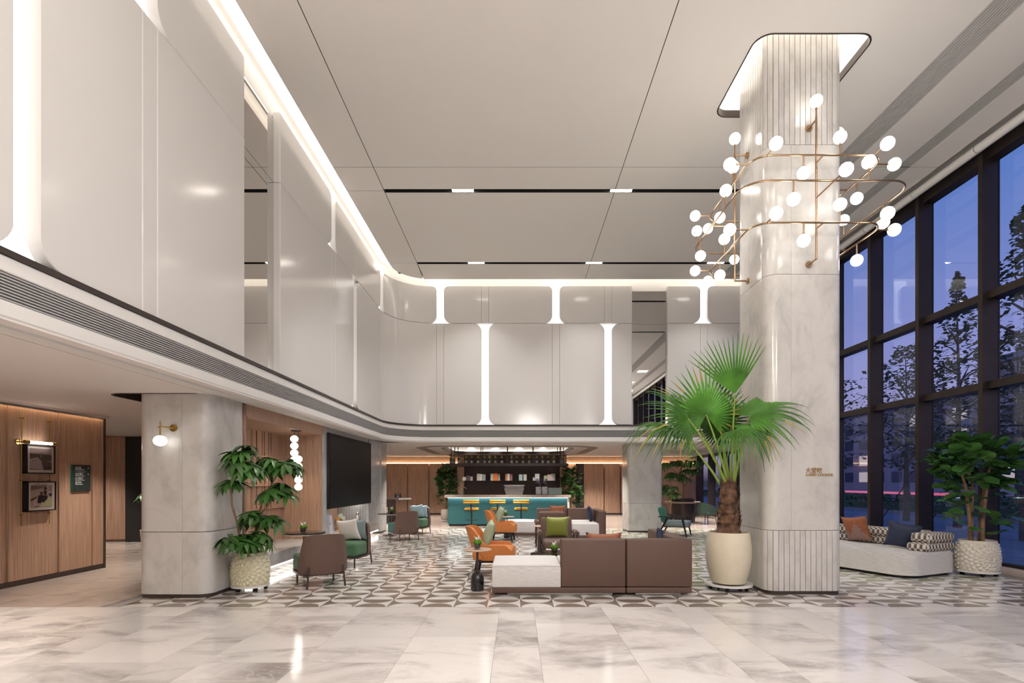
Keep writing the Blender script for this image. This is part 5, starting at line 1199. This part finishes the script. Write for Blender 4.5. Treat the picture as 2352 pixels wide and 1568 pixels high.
# umbrella tree beside the short column
UX, UY = -3.70, 7.26
ut = thing('potted_umbrella_tree', 'umbrella tree in a carved pale yellow pot beside the short column', 'potted plant', (UX, UY, 0))
trolley(ut, 0.245, 0.052)
part('pot', petalpot(0.243, 0.46), 'potyellow', ut, (0, 0, 0.068), ang=40)
part('soil', MB().lathe([(0.19, 0.485), (0.10, 0.50), (0.001, 0.505)], 24), 'soil', ut)
def ur(px, py, dy=0.0): v = at(px, py, UY+dy); return (v.x-UX, dy, v.z)
stems = [([(-0.04, 0, 0.48), ur(556, 1265, -.05), ur(546, 1205, -.16), ur(533, 1160, -.30), ur(530, 1120, -.36), ur(548, 1080, -.34)], 0.021, 0.011),
         ([(0.05, 0.03, 0.48), ur(585, 1240, .05), ur(590, 1190, .06), ur(607, 1140, .05), ur(640, 1085, .04)], 0.019, 0.010),
         ([(0.02, -0.05, 0.48), ur(578, 1255, -.06), ur(597, 1205, -.08), ur(598, 1165, -.08)], 0.014, 0.008),
         ([ur(590, 1190, .06), ur(612, 1165, .02), ur(625, 1150, 0)], 0.009, 0.006)]
crowns = [(*ur(562, 1062, -.33), 0.20, 9), (*ur(553, 1030, -.30), 0.11, 6), (*ur(645, 1068, .04), 0.22, 11), (*ur(620, 1060, .0), 0.12, 5), (*ur(632, 1120, .02), 0.20, 10), (*ur(585, 1175, -.05), 0.14, 6), (*ur(622, 1180, 0), 0.10, 4), (*ur(552, 1238, -.35), 0.16, 7), (*ur(590, 1225, -.1), 0.14, 6), (*ur(537, 1245, -.40), 0.10, 4), (*ur(530, 1108, -.36), 0.06, 3)]
umbrella_tree(ut, stems, crowns, seed=3, scale=1.08)

# fiddle leaf fig by the windows
FX, FY = 7.42, 8.42
ff = thing('potted_fiddle_leaf_fig', 'fiddle leaf fig in a carved ivory pot by the windows', 'potted plant', (FX, FY, 0))
trolley(ff, 0.285, 0.052)
part('pot', petalpot(0.285, 0.50), 'potwhite', ff, (0, 0, 0.066), ang=40)
part('soil', MB().lathe([(0.22, 0.52), (0.001, 0.54)], 24), 'soil', ff)
for k, (dx, dy) in enumerate(((-0.13, 0.0), (0.06, -0.04), (0.12, 0.07), (-0.02, 0.08))):
    part('branch', MB().tube([(dx*0.8, dy, 0.52), (dx, dy, 0.95), (dx*1.5+0.02*k, dy*1.5, 1.45), (dx*2.4, dy*2, 1.85)], [0.030, 0.026, 0.022, 0.012], 8), 'stem', ff)
fig_crown(ff, [(0.0, 0, 1.85, 0.62, 0.45, 0.27), (-0.1, 0, 1.60, 0.42, 0.34, 0.26), (0.02, 0, 1.35, 0.30, 0.26, 0.22), (-0.30, -0.05, 1.12, 0.14, 0.14, 0.16), (-0.28, -0.1, 0.92, 0.17, 0.15, 0.12), (0.25, -0.08, 0.85, 0.22, 0.16, 0.13), (0.0, -0.1, 0.70, 0.14, 0.14, 0.12)], 250, 6, 1.05, 1.55)

def bar_fig(label, x, y, seed, blobs):
    t = thing('potted_fig', label, 'potted plant', (x, y, 0), group='fig plants flanking the bar')
    part('pot', MB().lathe([(0.15, 0.05), (0.20, 0.12), (0.21, 0.36), (0.19, 0.46), (0.17, 0.46), (0.17, 0.42)], 24), 'potwhite', t)
    part('soil', MB().lathe([(0.175, 0.41), (0.001, 0.43)], 18), 'soil', t); part('tray', MB().lathe([(0.2, 0.02), (0.2, 0.05)], 20), 'tray', t)
    for a in range(3): part('caster', MB().tube([(0.13*math.cos(a*2.1)-.01, 0.13*math.sin(a*2.1), 0.02), (0.13*math.cos(a*2.1)+.01, 0.13*math.sin(a*2.1), 0.02)], 0.02, 8), 'blackm', t)
    part('branch', MB().tube([(0, 0, 0.42), (0.02, 0, 1.0), (-0.02, 0, 1.9)], [0.025, 0.02, 0.01], 6), 'stem', t)
    fig_crown(t, blobs, 190, seed, 1.0, 1.5)
bar_fig('bushy fig plant in a white pot at the tap end of the bar', -2.68, 19.9, 21, [(0, 0, 1.75, 0.26, 0.26, 0.28), (0.0, 0, 1.45, 0.30, 0.28, 0.30), (0.03, 0, 1.15, 0.26, 0.26, 0.26), (-0.05, 0, 0.75, 0.15, 0.15, 0.2)])
bar_fig('bushy fig plant in a white pot at the cake case end', 2.05, 19.9, 22, [(0, 0, 1.75, 0.26, 0.24, 0.28), (-0.05, 0, 1.4, 0.20, 0.22, 0.3), (0.05, 0, 1.1, 0.26, 0.24, 0.24), (0.05, 0, 0.8, 0.26, 0.22, 0.2)])

# planter table with a tree, far side
tx, ty = 6.28, 19.8
pt_ = thing('planter_table', 'round terrazzo table around a black planter with a tree', 'planter table', (tx, ty, 0))
part('planter', MB().lathe([(0.43, 0.0), (0.43, 0.86), (0.40, 0.86), (0.40, 0.80)], 32), 'bronze', pt_); part('soil', MB().lathe([(0.40, 0.80), (0.001, 0.82)], 20), 'soil', pt_)
MT['terrazzo'] = M('terrazzo', (0.42, 0.30, 0.25), rough=0.3, amt=0.8, scale=60)
part('table_ring', MB().lathe([(0.44, 0.70), (0.64, 0.70), (0.64, 0.75), (0.44, 0.75)], 40), 'terrazzo', pt_)
umbrella_tree(pt_, [([(0, 0, 0.8), (0.05, 0, 1.3), (-0.05, 0, 1.8), (-0.05, 0, 2.2)], 0.03, 0.015), ([(0.05, 0, 1.3), (0.35, 0, 1.75), (0.6, 0, 2.1)], 0.018, 0.01), ([(0, 0, 1.5), (-0.3, 0, 1.9), (-0.5, 0, 2.1)], 0.016, 0.01)],
              [(-0.05, 0, 2.3, 0.38, 10), (0.45, 0, 2.25, 0.40, 10), (-0.55, 0, 2.25, 0.35, 9), (-0.15, 0, 1.75, 0.35, 8), (-0.45, 0, 1.8, 0.25, 6), (0.3, 0, 2.0, 0.3, 6)], seed=8, scale=1.25)
sp = thing('potted_shrub', 'airy potted shrub between the column and planter table', 'potted plant', (5.55, 19.0, 0))
part('pot', MB().lathe([(0.14, 0.0), (0.19, 0.30), (0.16, 0.30), (0.15, 0.27)], 24), 'bronze', sp); part('soil', MB().lathe([(0.155, 0.26), (0.001, 0.27)], 16), 'soil', sp)
umbrella_tree(sp, [([(0, 0, 0.26), (0.08, 0, 0.8), (0.0, 0, 1.3)], 0.016, 0.008), ([(0, 0, 0.26), (-0.1, 0, 0.8), (-0.15, 0, 1.25)], 0.014, 0.008)], [(0, 0, 1.35, 0.32, 9), (-0.2, 0, 1.2, 0.28, 7), (0.15, 0, 1.05, 0.22, 6)], seed=9)
cp = thing('potted_shrub', 'green shrub half hidden behind the short column', 'potted plant', (-8.42, 12.0, 0))
part('pot', MB().lathe([(0.16, 0.0), (0.2, 0.4), (0.17, 0.4), (0.16, 0.36)], 20), 'potwhite', cp); part('soil', MB().lathe([(0.165, 0.35), (0.001, 0.36)], 16), 'soil', cp)
umbrella_tree(cp, [([(0, 0, 0.35), (0.05, 0, 0.8), (0, 0, 1.15)], 0.014, 0.008)], [(0, 0, 1.2, 0.25, 8)], seed=12)

# ================================================================== CHANDELIER round the tall column
ch = thing('chandelier', 'brass three tier chandelier of white globes around the marble column', 'chandelier', (3.843, 7.43, 0))
OX, OY = 3.843, 7.43
def lp(name, x0, x1, y0, y1, z, r): part(name, MB().tube([(x-OX, y-OY, z) for x, y in rrect(x0, x1, y0, y1, r, 8)], 0.0125, 8, closed=True), 'brass', ch)
L1 = (3.0, 4.685, 6.61, 8.30, 5.63); L3 = (3.0, 4.685, 6.61, 8.30, 4.777); L2 = (2.805, 4.88, 6.38, 8.42, 5.176)
for L in (L1, L3): lp('ring', *L, 0.24)
lp('ring', *L2, 0.28)
bulbme = MB().ball((0, 0, 0), 0.078, 16).mesh('globe', 'bulb')
def bulb(p, d, off=0.228):
    p = Vector((p[0]-OX, p[1]-OY, p[2])); d = Vector(d); c = p+d*off
    add('globe', bulbme, ch, c); part('stem', MB().tube([p, p+d*(off-0.078)], 0.010, 8).tube([p+d*(off-0.10), p+d*(off-0.074)], 0.015, 8), 'brass', ch)
UPV, DN, FW, BK, LF, RT = (0, 0, 1), (0, 0, -1), (0, -1, 0), (0, 1, 0), (-1, 0, 0), (1, 0, 0)
for (x0, x1, y0, y1, z), upy in ((L1, 7.24), (L3, 7.55)):
    for p, d in (((3.167, y0, z), FW), ((3.63, y0, z), DN), ((4.09, y0, z), UPV), ((4.53, y0, z), FW), ((x1, 6.80, z), RT), ((x1, 7.2, z), DN), ((x1, 7.9, z), UPV),
                 ((x0, 6.80, z), LF), ((x0, 7.72, z), DN), ((x0, 8.12, z), LF), ((3.12, y1, z), BK), ((x0, upy, z), UPV), ((4.4, y1, z), BK), ((3.8, y1, z), DN)): bulb(p, d)
x0, x1, y0, y1, z = L2
for p, d in (((3.38, y0, z), DN), ((4.30, y0, z), UPV), ((3.88, y0, z), FW), ((x1, 6.96, z), DN), ((x1, 7.8, z), UPV), ((x0, 7.01, z), UPV), ((x0, 7.98, z), DN), ((x0, 8.14, z), UPV), ((3.6, y1, z), BK)): bulb(p, d)
for (px_, py_, cx_, cy_) in ((3.88, 6.77, 3.88, 6.95), (3.135, 7.51, 3.324, 7.51), (4.55, 7.40, 4.361, 7.40), (3.80, 8.10, 3.80, 7.91)):
    part('pole', MB().tube([(px_-OX, py_-OY, 4.385), (px_-OX, py_-OY, 6.22)], 0.0135, 8), 'brass', ch); bulb((px_, py_, 6.20), UPV)
    for z in (4.385, 6.19):
        a, b = Vector((px_-OX, py_-OY, z)), Vector((cx_-OX, cy_-OY, z)); d = (b-a).normalized()
        part('bracket', MB().tube([a, b], 0.012, 8), 'brass', ch); part('rosette', MB().tube([b-d*0.028, b-d*0.002], 0.042, 18), 'brass', ch)
    for L in (L1, L2, L3):
        dx, dy = px_-cx_, py_-cy_; q = Vector((L[0] if dx < -.01 else L[1] if dx > .01 else px_, L[2] if dy < -.01 else L[3] if dy > .01 else py_, L[4]))
        part('arm', MB().tube([(px_-OX, py_-OY, L[4]), (q.x-OX, q.y-OY, L[4])], 0.010, 8), 'brass', ch)

# ================================================================== LOW CEILING LIGHTS
dme = MB().lathe([(0.045, -0.003), (0.055, -0.003), (0.055, 0.0), (0.045, 0.0)], 20).mesh('trim_ring', 'white'); lme = MB().lathe([(0.044, -0.002), (0.044, -0.001)], 18).mesh('lens', 'lamp')
def downlight(x, y, p, ang=85, col=(1, .91, .82)):
    t = thing('recessed_downlight', 'small round downlight recessed in the low ceiling', 'ceiling light', (x, y, ZL), group='recessed downlights in the low ceiling')
    add('trim_ring', dme, t); add('lens', lme, t); spot('downlight_beam', (x, y, ZL-0.012), p, ang, 0.7, col)
for x, y in ((-6.4, 8.6), (-6.4, 10.6), (-9.0, 9.0), (-9.0, 11.6), (-5.9, 5.4), (-6.3, 2.5), (-6.3, -1.0), (-4.9, 3.6), (-10.3, 12.2)): downlight(x, y, P_LOW*0.62)
for x, y in ((-6.0, 18), (-3.9, 18.2), (-6, 21.5), (-3.9, 21.5), (-2.9, 16.3), (-0.3, 16.1), (2.3, 16.3), (4.9, 17.2), (6.8, 17.2), (5.2, 21.2), (7.3, 20.5), (3.2, 19.2), (3.4, 22.2)): downlight(x, y, P_LOW*1.7, 100)
for x in (-1.9, -0.9, 0.1, 1.1): spot('coffer_spot', (x, 21.6, ZL+0.74), P_BAR, 50, 0.5, (1, .95, .88), rot=(R(12), 0, 0))
for y in (8.5, 9.9): spot('niche_spot', (-4.35, y, 2.43), 50, 100, 0.7, (1, .82, .64))

# ================================================================== STREET OUTSIDE
gd = tag(part('street_ground', MB().box(8.5, 120, -60, 160, -0.30, -0.20), 'asphalt', ang=0), 'dusky street and pavement outside the windows', 'street', kind='structure')
for nm, x0, x1, lab in (('planting_strip', 20.5, 22.0, 'low clipped hedge strip under the street trees'), ('planting_strip', 30.0, 32.0, 'clipped hedge strip on the far side of the street')):
    t = thing(nm, lab, 'hedge', (0, 0, -0.2)); part('kerb', MB().box(x0-0.15, x1+0.15, 0, 70, 0, 0.15), 'kerb', t, ang=0)
    mb = MB(); rnd = random.Random(3)
    mb.box(x0+.05, x1-.05, 0, 70, 0.15, 0.55)
    for k in range(5200):
        p = Vector((rnd.uniform(x0, x1), rnd.uniform(14, 66), rnd.uniform(0.25, 0.78))); a = rnd.uniform(0, PI); s = rnd.uniform(0.04, 0.09); d = Vector((math.cos(a), math.sin(a), rnd.uniform(-.6, .6)))*s; q = Vector((-math.sin(a), math.cos(a), rnd.uniform(.2, 1)))*s
        mb.add([p-d, p+q, p+d, p-q], [(0, 1, 2, 3)])
    tag(part('foliage', mb, 'hedge', t, ang=0), kind='stuff')
def street_tree(label, x, y, h, rad, seed, conic=0.0, n=1500, stakes=True):
    t = thing('street_tree', label, 'tree', (x, y, -0.2), group='street trees outside the windows'); rnd = random.Random(seed); hb = h*0.30
    part('trunk', MB().tube([(0, 0, 0), (0.03, 0.02, hb*0.6), (0, 0, hb), (0.05, 0, h*0.55), (0, 0.05, h*0.93)], [0.14, 0.12, 0.10, 0.06, 0.015], 8), 'trunk', t)
    for k in range(14):
        a = k*2.4; z0 = hb*0.85+(h*0.55)*k/14; u = (z0-hb)/(h-hb); rr = rad*((1-u*0.9) if conic else math.sqrt(max(0.05, 1-(2*u-0.8)**2)))*0.85
        part('branch', MB().tube([(0, 0, z0), (rr*.5*math.cos(a), rr*.5*math.sin(a), z0+rr*.35), (rr*math.cos(a), rr*math.sin(a), z0+rr*.55)], [0.045, 0.03, 0.01], 5), 'trunk', t)
    if stakes:
        for a in (0.4, 2.5, 4.6): part('stake', MB().tube([(0.9*math.cos(a), 0.9*math.sin(a), 0), (0.08*math.cos(a), 0.08*math.sin(a), 1.5)], 0.03, 6), 'trunk', t)
    mb = MB()
    for k in range(n):
        u = rnd.random()**(1.3 if conic else 0.9); z = hb+(h-hb)*u; rr = rad*((1-u)**0.8 if conic else math.sqrt(max(0.02, 1-(2*u-0.85)**2/1.4)))
        tier = 0.72+0.28*math.sin(z*5.0); a = rnd.uniform(0, 2*PI); d = rr*tier*math.sqrt(rnd.uniform(0.08, 1)); p = Vector((d*math.cos(a), d*math.sin(a), z+rnd.uniform(-.1, .1)))
        s = rnd.uniform(0.05, 0.13); b = rnd.uniform(0, PI); e1 = Vector((math.cos(b), math.sin(b), rnd.uniform(-.7, .3)))*s; e2 = Vector((-math.sin(b), math.cos(b), rnd.uniform(-.5, .5)))*s*0.7
        mb.add([p-e1, p+e2, p+e1, p-e2], [(0, 1, 2, 3)])
    tag(part('foliage', mb, 'treeleaf', t, ang=0), kind='stuff')
for lab, x, y, h, r_, sd, cn in (('tall conical street tree in the middle window bay', 16.2, 19.2, 9.3, 2.3, 1, 1), ('dense street tree at the photo edge, nearest the fig', 14.6, 15.0, 9.6, 2.6, 2, 1), ('rounded street tree left of the tall conical one', 17.0, 22.8, 7.6, 2.2, 3, 0), ('street tree seen right beside the marble column', 16.4, 27.6, 7.6, 2.2, 4, 0),
                                 ('farther street tree between the conical and rounded ones', 23.5, 30.5, 8.6, 2.4, 5, 0), ('farther street tree behind the fig plant', 23.5, 24.5, 8.8, 2.6, 6, 0), ('broad farther street tree at the photo edge', 24.0, 18.8, 8.8, 2.6, 7, 0)):
    street_tree(lab, x, y, h, r_, sd, cn, 1700, x < 18)
def far_building(label, x, y, w_, d_, h, mat, seed, nx_, nz_):
    t = thing('far_building', label, 'building', (x, y, -0.2)); rnd = random.Random(seed)
    part('wall', MB().box(0, d_, -w_/2, w_/2, 0, h), mat, t, ang=0); part('roof', MB().box(-0.4, d_, -w_/2-0.4, w_/2+0.4, h, h+0.6), 'kerb', t, ang=0)
    for i in range(nx_):
        for j in range(nz_):
            yy = -w_/2+(i+0.5)*w_/nx_; zz = 1.2+(j+0.2)*(h-2)/nz_; ww_, hh = w_/nx_*0.55, (h-2)/nz_*0.6
            part('window', MB().box(-0.08, 0.02, yy-ww_/2, yy+ww_/2, zz, zz+hh), 'litwin' if rnd.random() < 0.22 else 'darkwin', t, ang=0)
far_building('pinkish far building seen through the window bay by the fig', 46, 42, 16, 10, 13, 'facade2', 1, 6, 4)
far_building('grey far building beyond the conical tree', 48, 66, 22, 10, 11, 'facade', 2, 7, 4)
far_building('lower far building seen next to the marble column', 44, 92, 24, 10, 9, 'facade', 3, 7, 3)
far_building('dark far building at the edge of the photo', 42, 24, 14, 10, 16, 'facade', 4, 5, 5)
t = thing('street_sign', 'low red lit strip on the far pavement', 'sign', (24.5, 34, -0.2)); part('lamp_strip', MB().box(0, 0.1, -5, 5, 0.9, 1.05), 'redsign', t, ang=0); part('post', MB().box(0, 0.1, -0.1, 0.1, 0, 0.9), 'kerb', t, ang=0)
